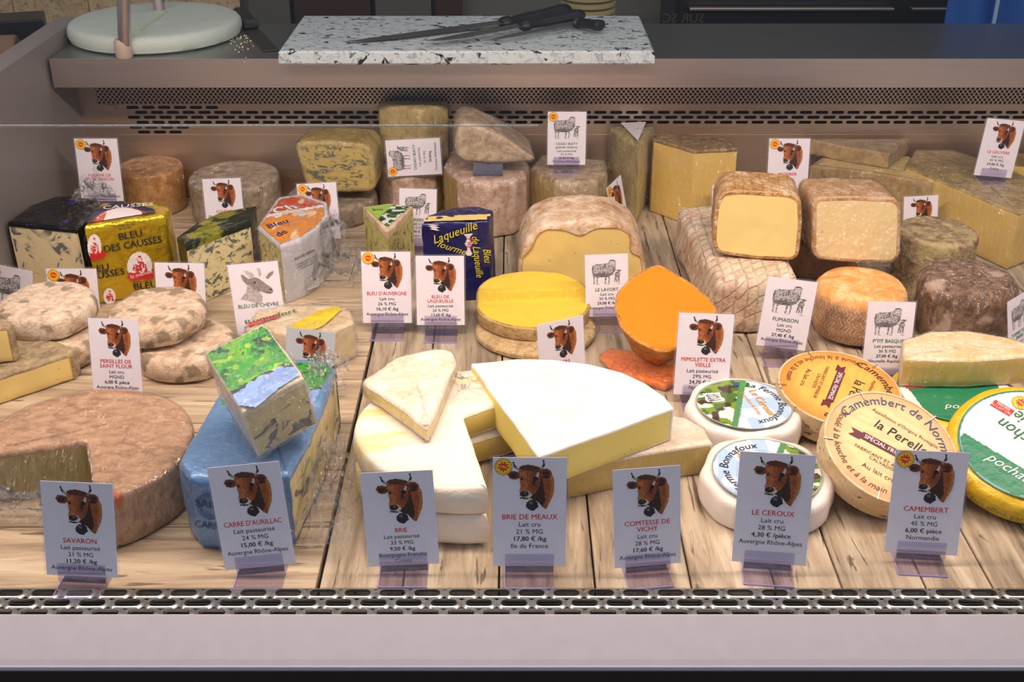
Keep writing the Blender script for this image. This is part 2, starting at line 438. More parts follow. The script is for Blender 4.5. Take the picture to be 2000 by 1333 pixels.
class Cv:
    def __init__(s, u, v): s.u, s.v = u, v; s.c = np.zeros(u.shape + (3,)); s.a = np.zeros(u.shape)
    def fill(s, m, col, al=1): s.c[m] = col; s.a[m] = al; return s
    def blend(s, m, col, k): s.c[m] = s.c[m] * (1 - k) + np.array(col) * k
    def mul(s, k): s.c = np.clip(s.c * k[..., None], 0, 255)
    def line(s, p, q, wd, col):
        dx, dy = q[0] - p[0], q[1] - p[1]; L = dx * dx + dy * dy or 1e-9
        t = np.clip(((s.u - p[0]) * dx + (s.v - p[1]) * dy) / L, 0, 1)
        s.fill(np.hypot(s.u - p[0] - t * dx, s.v - p[1] - t * dy) < wd, col)
# cow head, units: card crop pixels of the photograph
def cow(u, v):
    x = 925 + u * 290; y = 40 + v * 312; c = Cv(x, y); I = inpoly
    c.fill(I(x, y, [(1113, 95), (1165, 112), (1192, 150), (1196, 215), (1188, 260), (1168, 305), (1150, 340), (1128, 325), (1104, 292), (1076, 288), (1062, 262), (1070, 210), (1095, 120)]), (168, 88, 40))
    c.blend(I(x, y, [(1172, 120), (1198, 160), (1198, 230), (1180, 290), (1155, 335), (1165, 270), (1180, 210)]), (214, 150, 70), .6)
    c.blend(I(x, y, [(1096, 130), (1125, 150), (1140, 230), (1146, 290), (1130, 322), (1104, 292), (1076, 288), (1062, 262), (1080, 200)]), (44, 26, 20), .85)
    c.fill(I(x, y, [(998, 112), (1010, 90), (1050, 78), (1100, 88), (1120, 118), (1120, 150), (1114, 200), (1092, 240), (1068, 262), (1060, 276), (1020, 276), (1003, 262), (1000, 240), (1008, 205), (1003, 165)]), (178, 92, 42))
    c.blend(I(x, y, [(1003, 120), (1040, 110), (1045, 200), (1040, 235), (1004, 240), (1008, 200)]), (205, 125, 65), .6)
    c.blend(I(x, y, [(1060, 105), (1118, 110), (1115, 200), (1080, 245), (1062, 200)]), (120, 56, 26), .55)
    c.fill(ell(x, y, 1050, 92, 48, 16) | ell(x, y, 1085, 98, 30, 14), (98, 52, 24))
    c.fill(I(x, y, [(935, 133), (948, 112), (975, 112), (1000, 122), (1004, 150), (985, 163), (950, 158)]), (120, 62, 34)); c.fill(ell(x, y, 968, 138, 20, 13), (66, 34, 22))
    c.fill(ell(x, y, 1148, 124, 33, 26, 15), (136, 70, 38)); c.fill(ell(x, y, 1150, 126, 19, 15, 15), (74, 38, 24)); c.fill(ell(x, y, 1148, 148, 22, 7), (60, 30, 18))
    for p, q, wd in (((967, 60), (976, 84), 4), ((976, 84), (1000, 106), 6), ((1134, 50), (1138, 74), 4), ((1138, 74), (1124, 98), 6)): c.line(p, q, wd, (40, 42, 48))
    c.line((984, 92), (1000, 106), 5, (188, 180, 160)); c.line((1130, 90), (1122, 100), 5, (180, 172, 150))
    c.fill(I(x, y, [(1100, 118), (1112, 122), (1106, 150), (1096, 165), (1088, 150)]), (212, 200, 190))
    c.fill(ell(x, y, 1090, 158, 15, 13, -50), (34, 22, 20)); c.fill(ell(x, y, 1015, 158, 7, 12), (60, 30, 20)); c.fill(ell(x, y, 1082, 182, 9, 14), (70, 34, 20))
    c.fill(I(x, y, [(1000, 236), (1052, 232), (1072, 250), (1062, 276), (1022, 278), (1002, 262)]), (232, 216, 196))
    c.fill(I(x, y, [(1003, 238), (1020, 232), (1050, 234), (1056, 250), (1046, 262), (1020, 266), (1004, 256)]), (36, 36, 42)); c.fill(ell(x, y, 1034, 242, 9, 5), (92, 96, 104))
    c.line((1008, 272), (1050, 276), 4, (60, 40, 30)); c.line((1060, 268), (1085, 285), 3, (70, 60, 40))
    c.fill(I(x, y, [(1042, 300), (1060, 284), (1088, 286), (1103, 300), (1108, 325), (1080, 350), (1052, 340), (1038, 325)]), (38, 38, 42)); c.fill(ell(x, y, 1066, 302, 11, 8), (110, 112, 116))
    k = .66 + .32 * vnoise(x / 290, y / 290 * .6, 60, 3) + .12 * vnoise(x / 290, y / 290, 22, 5)
    c.mul(k); return c.c, c.a
def ptrans(P, cx, cy, s=1): return [(cx + a * s, cy + b * s) for a, b in P]
def sheep(u, v):
    x = 985 + u * 275; y = 490 + v * 225; c = Cv(x, y); I = inpoly
    body = I(x, y, [(998, 575), (1005, 545), (1030, 532), (1080, 530), (1130, 525), (1145, 515), (1142, 503), (1155, 500), (1172, 497), (1200, 505), (1206, 512), (1196, 520), (1200, 545), (1196, 590), (1175, 625), (1130, 645), (1050, 645), (1015, 635), (1000, 610)])
    leg = I(x, y, [(1002, 600), (1030, 635), (1020, 660), (1022, 705), (1012, 705), (1010, 660)]) | I(x, y, [(1036, 635), (1052, 640), (1046, 670), (1044, 705), (1034, 705), (1038, 665)]) | I(x, y, [(1100, 640), (1122, 640), (1118, 670), (1114, 705), (1104, 705), (1108, 665)]) | I(x, y, [(1134, 640), (1150, 632), (1148, 670), (1144, 700), (1136, 700), (1138, 665)])
    h = vnoise(x, y, .16, 2) * .6 + vnoise(x, y, .5, 4) * .4
    c.fill(body | leg, (186, 182, 184)); dk = (body | leg) & (h > .56); c.c[dk] = (96, 92, 96)
    bm = body & ((y > 612) | (x < 1012) | ((x > 1180) & (y > 560))); c.blend(bm, (70, 66, 68), .5)
    c.fill(ell(x, y, 1172, 525, 19, 24), (205, 198, 196)); c.fill(ell(x, y, 1164, 520, 4, 4) | ell(x, y, 1182, 520, 4, 4) | ell(x, y, 1172, 540, 6, 4), (50, 46, 48)); c.fill(ell(x, y, 1172, 503, 20, 5), (80, 76, 78))
    lamb = I(x, y, [(1190, 625), (1198, 608), (1215, 602), (1232, 605), (1236, 625), (1232, 650), (1230, 690), (1222, 690), (1220, 655), (1212, 655), (1210, 690), (1202, 690), (1202, 655), (1192, 690), (1184, 688), (1192, 650)]) | ell(x, y, 1224, 598, 11, 12) | ell(x, y, 1224, 590, 26, 4)
    c.fill(lamb, (92, 86, 88)); l2 = lamb & (h > .55); c.c[l2] = (190, 186, 186)
    for q in range(6): c.line((988 + q * 45, 706 - (q % 2) * 2), (1020 + q * 45, 706), .9, (150, 146, 150))
    return c.c, c.a
def goat(u, v):
    x = 50 + u * 330; y = 540 + v * 350; c = Cv(x, y); I = inpoly
    hd = I(x, y, [(150, 640), (190, 625), (235, 640), (290, 690), (345, 740), (350, 768), (325, 785), (285, 778), (240, 755), (215, 760), (180, 735), (150, 690)])
    ne = I(x, y, [(140, 680), (180, 735), (230, 760), (250, 800), (240, 840), (200, 870), (180, 850), (120, 830), (60, 810), (110, 760)])
    ear = I(x, y, [(88, 600), (110, 600), (150, 640), (155, 690), (130, 690), (100, 650)]) | I(x, y, [(300, 640), (330, 605), (375, 585), (370, 610), (320, 655)])
    horn = I(x, y, [(118, 565), (160, 570), (200, 600), (205, 630), (170, 640), (140, 600)]) | I(x, y, [(235, 550), (265, 560), (270, 600), (250, 630), (238, 590)])
    c.fill(hd, (150, 138, 136)); c.fill(ne, (190, 180, 180)); c.fill(ear, (150, 138, 134)); c.fill(horn, (205, 196, 190))
    h = vnoise(x, y, .12, 7) * .5 + vnoise(x, y, .4, 8) * .5
    al = c.a > 0; c.c[al] *= (.72 + .5 * h[al])[:, None]; c.c = np.clip(c.c, 0, 235)
    c.fill(ell(x, y, 198, 676, 12, 8), (70, 56, 54)); c.fill(ell(x, y, 330, 748, 16, 8, 30), (84, 66, 62)); c.line((290, 768), (340, 776), 3, (70, 50, 50))
    for k in range(5): c.line((60 + k * 30, 812 - k * 14), (100 + k * 18, 770 - k * 20), 1.6, (160, 150, 150)); c.line((180 + k * 12, 870), (215 + k * 8, 800), 1.5, (170, 160, 160))
    return c.c, c.a
def seal(u, v):
    x = u * 2 - 1; y = v * 2 - 1; r = np.hypot(x, y); a = np.arctan2(y, x); c = Cv(x, y)
    c.fill(r < .98, (240, 200, 40)); c.fill((r > .74) & (r < .84) & (np.sin(a * 34) > -.3), (200, 90, 40)); c.fill(r > .93, (170, 120, 30), 0); c.fill((r > .91) & (r < .98), (150, 100, 30))
    c.fill(r < .50 + .09 * np.sign(np.sin(a * 9)), (214, 40, 30)); c.fill((np.abs(y - x * .1) < .12) & (r < .33), (240, 160, 40)); return c.c, c.a
def rectpos(w, h, z=0): return lambda a, b: (a * w - w / 2, h / 2 - b * h, z)
ART = {}
def art(kind):
    if kind not in ART:
        if kind == 'cow': ART[kind] = paint('picture', cow, 84, 90, rectpos(.0525, .0565), M['print'])
        if kind == 'sheep': ART[kind] = paint('picture', sheep, 92, 76, rectpos(.056, .046), M['print'])
        if kind == 'goat': ART[kind] = paint('picture', goat, 84, 90, rectpos(.056, .060), M['print'])
        if kind == 'seal': ART[kind] = paint('seal', seal, 26, 26, rectpos(.0185, .0185), M['print'])
    return ART[kind]
TC = {}
def text_mesh(body, size, bold=0.0, mat=None, align='CENTER', shear=0, narrow=1.0, wrapf=None, name='lettering'):
    key = (body, size, bold, mat.name, align, shear, narrow)
    if key not in TC or wrapf:
        cu = bpy.data.curves.new('t', 'FONT'); cu.body = body; cu.size = size; cu.align_x = align
        cu.resolution_u = 2; cu.shear = shear; cu.space_line = .92
        o = bpy.data.objects.new('t', cu); me = bpy.data.meshes.new_from_object(o); me.name = name
        bpy.data.objects.remove(o); bpy.data.curves.remove(cu)
        if bold:
            v_ = [tuple(q.co) for q in me.vertices]; f_ = [tuple(p.vertices) for p in me.polygons]; n_ = len(v_); d_ = size * min(.034, bold * 2.0)
            me2 = bpy.data.meshes.new(name); me2.from_pydata([(a - d_ / 2, b, c) for a, b, c in v_] + [(a + d_ / 2, b, c + .00004) for a, b, c in v_], [], f_ + [tuple(i + n_ for i in q) for q in f_]); me2.update(); bpy.data.meshes.remove(me); me = me2
        me.materials.clear(); me.materials.append(mat)
        for v in me.vertices:
            v.co.x *= narrow
            if wrapf: v.co = wrapf(v.co)
        if wrapf: return me
        TC[key] = me
    return TC[key]
def arcwrap(cx, cy, r, a0, sign=-1, z=0):
    """bend a text line round a circle: x runs along the arc from angle a0 (degrees)"""
    def f(co):
        a = math.radians(a0) + sign * co.x / r; rr = r + (co.y if sign < 0 else -co.y)
        return Vector((cx + rr * math.cos(a), cy + rr * math.sin(a), z))
    return f
# ------------------------------------------------------------------ price cards
def price_tag(box, kind, title, tcol, lines, label, aop=False, yaw=0, roll=0, lean=13, zb=.012, holder=True, Y=None, hide=0, dim=False, group='cheese price cards', support=0.0):
    cx, pb, wpx, pt = box
    p = Wz(cx, pb, support + zb) if Y is None else Wy(cx, pb, Y)
    k = wpx / (.074 * scale_at(p)); wd = .074 * k
    Mb = T(p) @ RZ(yaw) @ RX(90 - lean) @ RZ(roll)
    # length along the card so that its top reaches the traced height
    lo, hi = .05, .2
    for _ in range(30):
        mid = (lo + hi) / 2; q = Mb @ Vector((0, mid, 0)); d = q - CAM
        y = (d.y * SP + d.z * CP) / (d.y * CP - d.z * SP); py = 666.5 - F * y
        if py > pt: lo = mid
        else: hi = mid
    L = min(lo, wd * 1.72); L = max(L, wd * (1.4 if lines else 1.0))
    root = empty('price_card', (p.x, p.y, p.z), label, 'price card', group)
    cd = put('card', box_mesh('card', (-wd / 2, 0, -.0003), (wd / 2, L, .0003), M['card_dim'] if dim else M['card']), Mb, root)
    e = .0026 * k
    vs = [(-wd / 2 - e, -e * .3, 0), (wd / 2 + e, -e * .3, 0), (wd / 2 + e, L + e, 0), (-wd / 2 - e, L + e, 0), (-wd / 2, 0, 0), (wd / 2, 0, 0), (wd / 2, L, 0), (-wd / 2, L, 0)]
    put('laminate', mesh('laminate', vs, [(0, 1, 5, 4), (1, 2, 6, 5), (2, 3, 7, 6), (3, 0, 4, 7)], M['lam']), Mb, root)
    sc = Matrix.Scale(k, 4)
    if kind == 'cow': put('picture', art('cow'), Mb @ T((.002 * k, L - .0295 * k, .0006)) @ sc, cd)
    if kind == 'sheep': put('picture', art('sheep'), Mb @ T((0, L - .031 * k, .0006)) @ sc, cd)
    if kind == 'goat': put('picture', art('goat'), Mb @ T((.002 * k, L - .036 * k, .0006)) @ sc, cd)
    if aop: put('seal', art('seal'), Mb @ T((-.0265 * k, L - .0098 * k, .0008)) @ sc, cd)
    y = L - .0665 * k
    if kind == 'sheep': y = L - .0645 * k
    nrows = len(title) + len(lines)
    pitch = min(.0079 * k, max(.0068 * k, (y - .007 * k) / max(1, nrows - 1))); y0 = y
    if title:
        tw = max(len(s) for s in title)
        fs_ = min(.0080, pitch / k * 1.02); me = text_mesh('\n'.join(title), fs_, .008, M[tcol])
        w_ = max(v.co.x for v in me.vertices) - min(v.co.x for v in me.vertices)
        me.name = 'title'; put('title', me, Mb @ T((0, y, .0006)) @ sc @ Matrix.Diagonal((min(1.0, .060 / w_), 1, 1, 1)), cd); y -= pitch * len(title)
    for s in lines:
        b = .022 if ('€' in s) else 0
        me = text_mesh(s, min(.0072, pitch / k * .90), b, M['black'])
        w_ = max(v.co.x for v in me.vertices) - min(v.co.x for v in me.vertices)
        put('lettering', me, Mb @ T((0, y, .0006)) @ sc @ Matrix.Diagonal((min(1.04, .063 / w_), 1, 1, 1)), cd); y -= pitch
    if holder:
        a = .025 * k; hz = zb if Y is None else p.z - support
        # an acrylic foot: plate on the counter plus a clip rising behind the card
        Mh = T((p.x, p.y, support)) @ RZ(yaw)
        ft = put('foot', box_mesh('foot', (-a, -.022, .0002), (a, .020, .0016), M['holder'], .0003), Mh, root)
        put('foot_edge', box_mesh('foot_edge', (-a, -.0228, .0002), (a, -.022, .0018), M['hedge']), Mh, ft)
        put('foot_edge', box_mesh('foot_edge', (-a - .0008, -.022, .0002), (-a, .020, .0018), M['hedge']), Mh, ft)
        lip = box_mesh('clip', (-a, -.006, 0), (a, .014, .0012), M['holder'], .0003)
        put('clip', lip, Mb @ T((0, 0, .0016)), root)
        put('stem', box_mesh('stem', (-a, .0, .0012), (a, .0014, max(.003, hz + .004)), M['holder']), Mh, root)
    return root
# ================================================================== THE CASE
XL, XR, YB, YW = -.768, 1.35, 2.05, 1.93
M['steel'] = steel_mat('brushed_steel', (220, 206, 198), .36)
M['steel_top'] = steel_mat('worktop_steel', (176, 180, 176), .38)
M['steel_in'] = steel_mat('case_liner_steel', (228, 206, 184), .42)
M['side'] = plain('grey_side_panel', (128, 122, 120), .45)
M['ledge'] = plain('mauve_grey_front_rail', (208, 200, 205), .42, .0)
M['dark'] = plain('dark_void', (16, 14, 14), .8)
M['grille'] = steel_mat('grille_steel', (196, 198, 192), .2); M['grille'].node_tree.nodes['Principled BSDF'].inputs['Metallic'].default_value = .85
def plate(name, x0, y0, nx, ny, px, py, hw, hh, mat, depth=.0012, mask=None, stag=True, rim=0, seg=4):
    """sheet with real slots: cells of pitch px,py; slot half sizes hw,hh"""
    vs = []; fs = []; mi = []
    def V(*p): vs.append(p); return len(vs) - 1
    r = hh
    sl = []
    for k in range(seg + 1): a = -math.pi / 2 + math.pi * k / seg; sl.append((hw - r + r * math.cos(a), r * math.sin(a)))
    for k in range(seg + 1): a = math.pi / 2 + math.pi * k / seg; sl.append((-(hw - r) + r * math.cos(a), r * math.sin(a)))
    ns = len(sl)
    for j in range(ny):
        off = px / 2 if (stag and j % 2) else 0
        for i in range(nx):
            cx = x0 + (i + .5) * px - off; cy = y0 + (j + .5) * py
            if mask and not mask(i, j):
                a = V(cx - px / 2, cy - py / 2, 0); b = V(cx + px / 2, cy - py / 2, 0); c = V(cx + px / 2, cy + py / 2, 0); d = V(cx - px / 2, cy + py / 2, 0)
                fs.append((a, b, c, d)); continue
            inner = [V(cx + q[0], cy + q[1], rim) for q in sl]
            low = [V(cx + q[0], cy + q[1], -depth) for q in sl]
            if rim:
                mid = [V(cx + q[0] * (1 + .0022 / hw), cy + q[1] * (1 + .0016 / hh), rim * .8) for q in sl]
                outr = [V(cx + q[0] * (1 + .0045 / hw), cy + q[1] * (1 + .0026 / hh), 0) for q in sl]
            else: mid = None; outr = inner
            # outer boundary points projected on the cell rectangle
            ob = []
            for q in sl:
                if abs(q[0]) >= hw - r - 1e-9 and abs(q[1]) < hh * .8: ob.append(V(cx + math.copysign(px / 2, q[0]), cy + (q[1] / (hh * .8)) * py / 2 if abs(q[1]) < hh * .8 else cy, 0))
                else: ob.append(V(cx + q[0] / hw * px / 2 if abs(q[1]) < hh * .99 else cx + math.copysign(px / 2, q[0]), cy + math.copysign(py / 2, q[1]), 0))
            for k in range(ns):
                l = (k + 1) % ns
                if rim: fs += [(outr[k], ob[k], ob[l], outr[l]), (mid[k], outr[k], outr[l], mid[l]), (inner[k], mid[k], mid[l], inner[l])]
                else: fs.append((inner[k], ob[k], ob[l], inner[l]))
                fs.append((low[k], inner[k], inner[l], low[l]))
    return mesh(name, vs, fs, mat)
case = empty('display_case', (0, 1.0, -.45), 'refrigerated cheese display case in brushed steel and grey, full width of the picture', 'display case')
# deck support, front rail, side panel, back liner
put('case_base', box_mesh('case_base', (XL, .95, -.45), (XR, YB, -.020), M['side']), None, case)
yfr = Wz(1000, 1203, 0).y; yin = Wz(1000, 1152, 0).y
prof = [(yfr + .004, .001), (yfr - .002, .006), (.80, -.022), (.772, -.027), (.766, -.034), (.766, -.45), (.84, -.45), (.84, -.02), (yfr + .004, -.01)]
# rail profile: its lower edge is where the light line runs
ye = Wz(1000, 1304, -.03).y
prof = [(yfr, .0015), (yfr - .004, .004), (ye + .002, -.0295), (ye + .0004, -.0305), (ye, -.032), (ye, -.045), (ye + .02, -.05), (ye + .02, -.45), (ye + .05, -.45), (ye + .05, -.055), (yfr, -.010)]
n = len(prof); vs = [(XL, y, z) for y, z in prof] + [(XR, y, z) for y, z in prof]
fs = [(i, (i + 1) % n, n + (i + 1) % n, n + i) for i in range(n)] + [tuple(range(n))[::-1], tuple(range(n, 2 * n))]
put('front_rail', mesh('front_rail', vs, fs, M['ledge']), None, case)
put('kick_panel', box_mesh('kick_panel', (XL, ye - .0012, -.45), (XR, ye + .004, -.0345), plain('dark_brown_kick', (52, 42, 38), .5)), None, case)
put('side_panel', box_mesh('side_panel', (XL - .035, .9, -.45), (XL, YB + .05, .318), M['side'], .006), None, case)
put('side_panel', box_mesh('side_panel', (XR, .9, -.45), (XR + .035, YB + .05, .318), M['side'], .006), None, case)
put('back_liner', box_mesh('back_liner', (XL, YB + .012, -.02), (XR, YB + .03, .24), M['dark']), None, case)
# slotted back panel
sx = 31 / scale_at(Vector((0, YB, .17))); rowp = 9.5 / scale_at(Vector((0, YB, .17))) / math.cos(math.radians(18))
ztop_ = Wy(500, 205, YB).z; x_l = Wy(262 - 31, 230, YB).x
ncol = int((XR - x_l) / sx) + 1; nr = 6
def bm(i, j):
    j = nr - 1 - j
    return {0: 0 < i < 7, 1: 0 < i < ncol - 1, 2: 0 < i < ncol - 1, 3: 0 < i < ncol - 1, 4: 0 < i < 5, 5: 0 < i < 4}[j]
pl = plate('slotted_panel', x_l, ztop_ - nr * rowp, ncol, nr, sx, rowp, sx * .40, rowp * .31, M['steel_in'], .0015, bm)
Mback = T((0, YB, 0)) @ RX(90)
put('slotted_panel', pl, Mback, case)
zl = ztop_ - nr * rowp
for nm, a, b in (('liner_sheet', (XL, YB - .0005, -.0), (XR, YB + .003, zl)), ('liner_sheet', (XL, YB - .0005, zl), (x_l + .001, YB + .003, .25)), ('liner_sheet', (x_l - sx * .6, YB - .0005, ztop_), (XR, YB + .003, .26))):
    put(nm, box_mesh(nm, a, b, M['steel_in']), None, case)
# perforated strip
hp = 9 / scale_at(Vector((0, YB, .2))); zs1 = Wy(500, 171, YB - .005).z; zs0 = Wy(500, 203, YB - .005).z
ny = 6; hpy = (zs1 - zs0) / ny; xs0 = Wy(188, 190, YB - .005).x; nx = int((XR - xs0) / hp)
pf = plate('perforated_strip', xs0, zs0, nx, ny, hp, hpy, hp * .32, hp * .318, M['steel_in'], .001, None, True, 0, 3)
tag(put('perforated_strip', pf, T((0, YB - .005, 0)) @ RX(90), case), kind='stuff')
put('strip_backing', box_mesh('strip_backing', (xs0, YB - .0025, zs0), (XR, YB - .0015, zs1), M['dark']), None, case)
put('strip_lip', box_mesh('strip_lip', (xs0 - .003, YB - .0065, zs0 - .0008), (XR, YB, zs0), M['steel_in']), None, case)
sc_, Ms_ = tube('screw', (Wy(229, 212, YB).x, YB, Wy(229, 212, YB).z), (Wy(229, 212, YB).x, YB - .004, Wy(229, 212, YB).z), .004, M['steel'])
put('screw', sc_, Ms_, case)
# worktop
zw = zt(1000, 115, 115, 0) if False else Wy(1500, 115, YW).z; zwb = Wy(1500, 171, YW).z
YR = Wz(1500, 46, zw).y; xw0 = Wy(97, 120, YW).x
wt = empty('steel_worktop', (0, YW, zw), 'brushed steel worktop shelf along the back above the cheeses', 'worktop')
vs = [(xw0, YW, zw), (xw0, YW, zwb), (xw0, YW + .02, zwb), (xw0, YR, zw - .03), (xw0, YR, zw)]; vs += [(XR, b, c) for a, b, c in vs]
put('worktop', mesh('worktop', vs, [(i, (i + 1) % 5, 5 + (i + 1) % 5, 5 + i) for i in range(5)][::1] + [(4, 3, 2, 1, 0), (5, 6, 7, 8, 9)], M['steel_top']), None, wt)
put('front_edge', box_mesh('front_edge', (xw0, YW - .0015, zwb), (XR, YW, zw + .0005), M['steel'], .0004), None, wt)
# front grille with rimmed slots
gp = 68.5 / scale_at(Vector((0, yin - .02, 0))); rp = (yin - yfr) / 2.6
gx0 = XL; gn = int((XR - XL) / gp) + 1
gr = plate('front_grille', gx0, yin - 3 * rp, gn, 3, gp, rp, gp * .375, rp * .33, M['grille'], .002, None, True, .0011, 6)
gr.polygons.foreach_set('use_smooth', [True] * len(gr.polygons)); gr.set_sharp_from_angle(angle=math.radians(60))
grille = tag(put('air_grille', gr, T((0, 0, .001))), 'polished steel air grille with rounded slots along the front of the case', 'grille')
put('grille_tray', box_mesh('grille_tray', (XL, yin - 3 * rp, -.019), (XR, yin, -.016), M['dark']), None, case)
# ------------------------------------------------------------------ plank decks
def wood(name, c1, c2, c3, axis):
    g = G(name); tc = g.new('ShaderNodeObjectInfo'); sc = (3, 34, 34) if axis == 0 else (34, 3, 34)
    geo = g.new('ShaderNodeNewGeometry'); mp = g.new('ShaderNodeMapping'); g.l.new(geo.outputs['Position'], mp.inputs[0]); mp.inputs['Scale'].default_value = sc
    v = mp.outputs[0]
    ad = g.new('ShaderNodeVectorMath', operation='ADD'); g.l.new(v, ad.inputs[0])
    cb = g.new('ShaderNodeCombineXYZ'); g.l.new(g.math('MULTIPLY', tc.outputs['Random'], 37), cb.inputs[2]); g.l.new(cb.outputs[0], ad.inputs[1]); v = ad.outputs[0]
    n1 = g.noise(v, 1.1, 6, .65, .6); n2 = g.noise(v, 5, 5, .75, .3)
    col = g.ramp(n1, [(.30, c3), (.48, c1), (.66, c2)])
    cr = g.step(g.noise(v, 3.2, 3, .6, .5), .62, .665); cr2 = g.step(n2, .55, .68)
    col = g.mix(g.math('MULTIPLY', cr2, .35), col, C4(tuple(x * .5 for x in c3))); col = g.mix(g.math('MULTIPLY', cr, .75), col, C4((70, 54, 42)))
    col = g.mix(g.math('MULTIPLY', tc.outputs['Random'], .22), col, C4(tuple(x * .72 for x in c3)))
    h = g.math('SUBTRACT', n2, g.math('MULTIPLY', cr, .8))
    g.P(Base_Color=col, Roughness=.55, Normal=g.bump(h, .35, .0015)); g.b.inputs['Specular IOR Level'].default_value = .3
    return g.m
M['wood_l'] = wood('pale_plank', (190, 168, 140), (216, 198, 170), (142, 122, 100), 0)
M['wood_r'] = wood('weathered_plank', (174, 156, 132), (210, 194, 170), (108, 94, 78), 1)
XS = Wz(620, 1150, 0).x + .0
dk = empty('plank_deck', (-.5, 1.5, 0), kind='structure')
dk['label'] = 'left display deck of pale planks running sideways'
y = yin + .001; random.seed(5)
first = True
while y < YB - .002:
    wdt = random.choice([.098, .11, .104]); y1 = min(y + wdt, YB - .002); xx = XL + .002
    cuts = [xx, xx + random.uniform(.2, .6) , XS - .002] if y > 1.4 else [xx, XS - .002]
    for a, b in zip(cuts[:-1], cuts[1:]):
        put('plank', box_mesh('plank', (a + .0006, y + .0008, -.012), (b - .0006, y1 - .0008, 0), M['wood_l'], .0008), None, dk)
    y = y1
dk2 = empty('plank_deck', (.5, 1.5, 0), kind='structure')
dk2['label'] = 'right display deck of grey weathered planks running front to back'
x = XS + .001
while x < XR - .002:
    wdt = random.choice([.068, .098, .112, .085]); x1 = min(x + wdt, XR - .002)
    yc = random.uniform(1.3, 1.75)
    for a, b in ((yin + .001, yc), (yc, YB - .002)):
        put('plank', box_mesh('plank', (x + .0010, a + .0006, -.012), (x1 - .0010, b - .0006, 0), M['wood_r'], .0010), None, dk2)
    x = x1
put('deck_underlay', box_mesh('deck_underlay', (XL, yin, -.016), (XR, YB, -.0125), M['dark']), None, case)
# ------------------------------------------------------------------ the room behind
M['pine'] = wood('pine_board', (206, 180, 136), (222, 198, 154), (170, 138, 96), 1)
M['grey_board'] = plain('grey_wall_board', (92, 92, 84), .6); M['black_metal'] = plain('black_metal', (20, 20, 21), .35); M['wenge'] = plain('dark_wood', (62, 40, 26), .5)
fl = put('floor', box_mesh('floor', (-4, -3, -.95), (4, 4.2, -.9), plain('floor_tile', (84, 78, 74), .5)), None); tag(fl, kind='structure')
wb = empty('wall_back', (0, 3.0, -.9), kind='structure')
put('wall_panel', box_mesh('wall_panel', (-3, 3.03, -.9), (3, 3.08, 2.6), plain('grey_wall', (112, 112, 104), .7)), None, wb)
x = -2.2
for k in range(9):
    x1 = x + .19
    if x1 > -.62: break
    put('plank', box_mesh('plank', (x + .001, 3.0, -.9), (x1 - .001, 3.03, 1.8), M['pine'], .001), None, wb); x = x1
for a, b, m in ((-.52, -.44, 'grey_board'), (-.43, -.28, 'wenge'), (-.27, -.16, 'grey_board'), (-.15, -.10, 'wenge')):
    put('wall_post', box_mesh('wall_post', (a * 1.25, 2.96, -.9), (b * 1.25, 3.0, 1.6), M[m], .002), None, wb)
def simple(name, a, b, mat, label, cat, bev=.004):
    c = ((a[0] + b[0]) / 2, (a[1] + b[1]) / 2, a[2]); r = empty(name, c, label, cat); return r
ov = simple('oven', (.36, 2.72, -.9), (1.3, 2.98, .9), None, 'black oven with a steel trim line behind the worktop at right', 'oven')
put('body', box_mesh('body', (.37, 2.72, -.9), (1.4, 2.98, .9), M['black_metal'], .006), None, ov)
zo = Wy(1450, 17, 2.70).z
put('handle', box_mesh('handle', (.40, 2.69, zo - .003), (.86, 2.71, zo + .003), M['steel'], .001), None, ov)
put('handle', box_mesh('handle', (.90, 2.69, zo - .003), (1.3, 2.71, zo + .003), M['steel'], .001), None, ov)
p = Wy(1335, 36, 2.715); me = text_mesh('SUR SC', .030, .02, plain('faint_lettering', (60, 60, 60), .6)); put('lettering', me, T((p.x, 2.7185, p.z - .01)) @ RX(90) @ Matrix.Scale(-1, 4, (1, 0, 0)), ov)
bl = empty('blue_apron', (1.02, 2.5, -.2), 'bright blue cloth hanging behind the worktop at right', 'apron')
vs = []; fs = []
for j in range(13):
    for i in range(25):
        u, v = i / 24, j / 12; vs.append((.90 + u * .26 * (1 + .12 * (1 - v)), 2.46 + .018 * math.sin(u * 17 + v * 2), -.25 + v * .75))
for j in range(12):
    for i in range(24): fs.append((j * 25 + i, j * 25 + i + 1, j * 25 + 26 + i, j * 25 + 25 + i))
me = mesh('cloth', vs, fs, plain('blue_cloth', (24, 88, 170), .7), True); o = put('cloth', me, None, bl); sm = o.modifiers.new('s', 'SOLIDIFY'); sm.thickness = .003
put('strap', box_mesh('strap', (.985, 2.44, .20), (.992, 2.445, .5), plain('pale_blue_strap', (150, 190, 220), .6), .001), None, bl)
bk = empty('stacked_baskets', (.17, 2.6, .1), 'stack of pale wicker rings behind the speckled board', 'basket')
for k in range(16):
    put('ring', lathe('ring', [(.055, 0), (.060, .004), (.060, .010), (.055, .013)], plain('wicker', (168, 158, 112), .8) if k == 0 else bpy.data.materials['wicker'], 24), T((.165, 2.6, k * .015 + .02)), bk)
bsh = tag(put('back_shelf', box_mesh('back_shelf', (-.3, 2.45, -.9), (.36, 2.75, .02), M['wenge'], .004), None), 'dark wood cupboard behind the worktop under the wicker rings', 'cupboard')
sb = empty('side_counter', (-1.25, 2.3, -.9), 'neighbouring counter outside the left side panel', 'counter')
put('body', box_mesh('body', (-1.9, 1.2, -.9), (XL - .06, 2.75, .10), M['grey_board'], .006), None, sb)
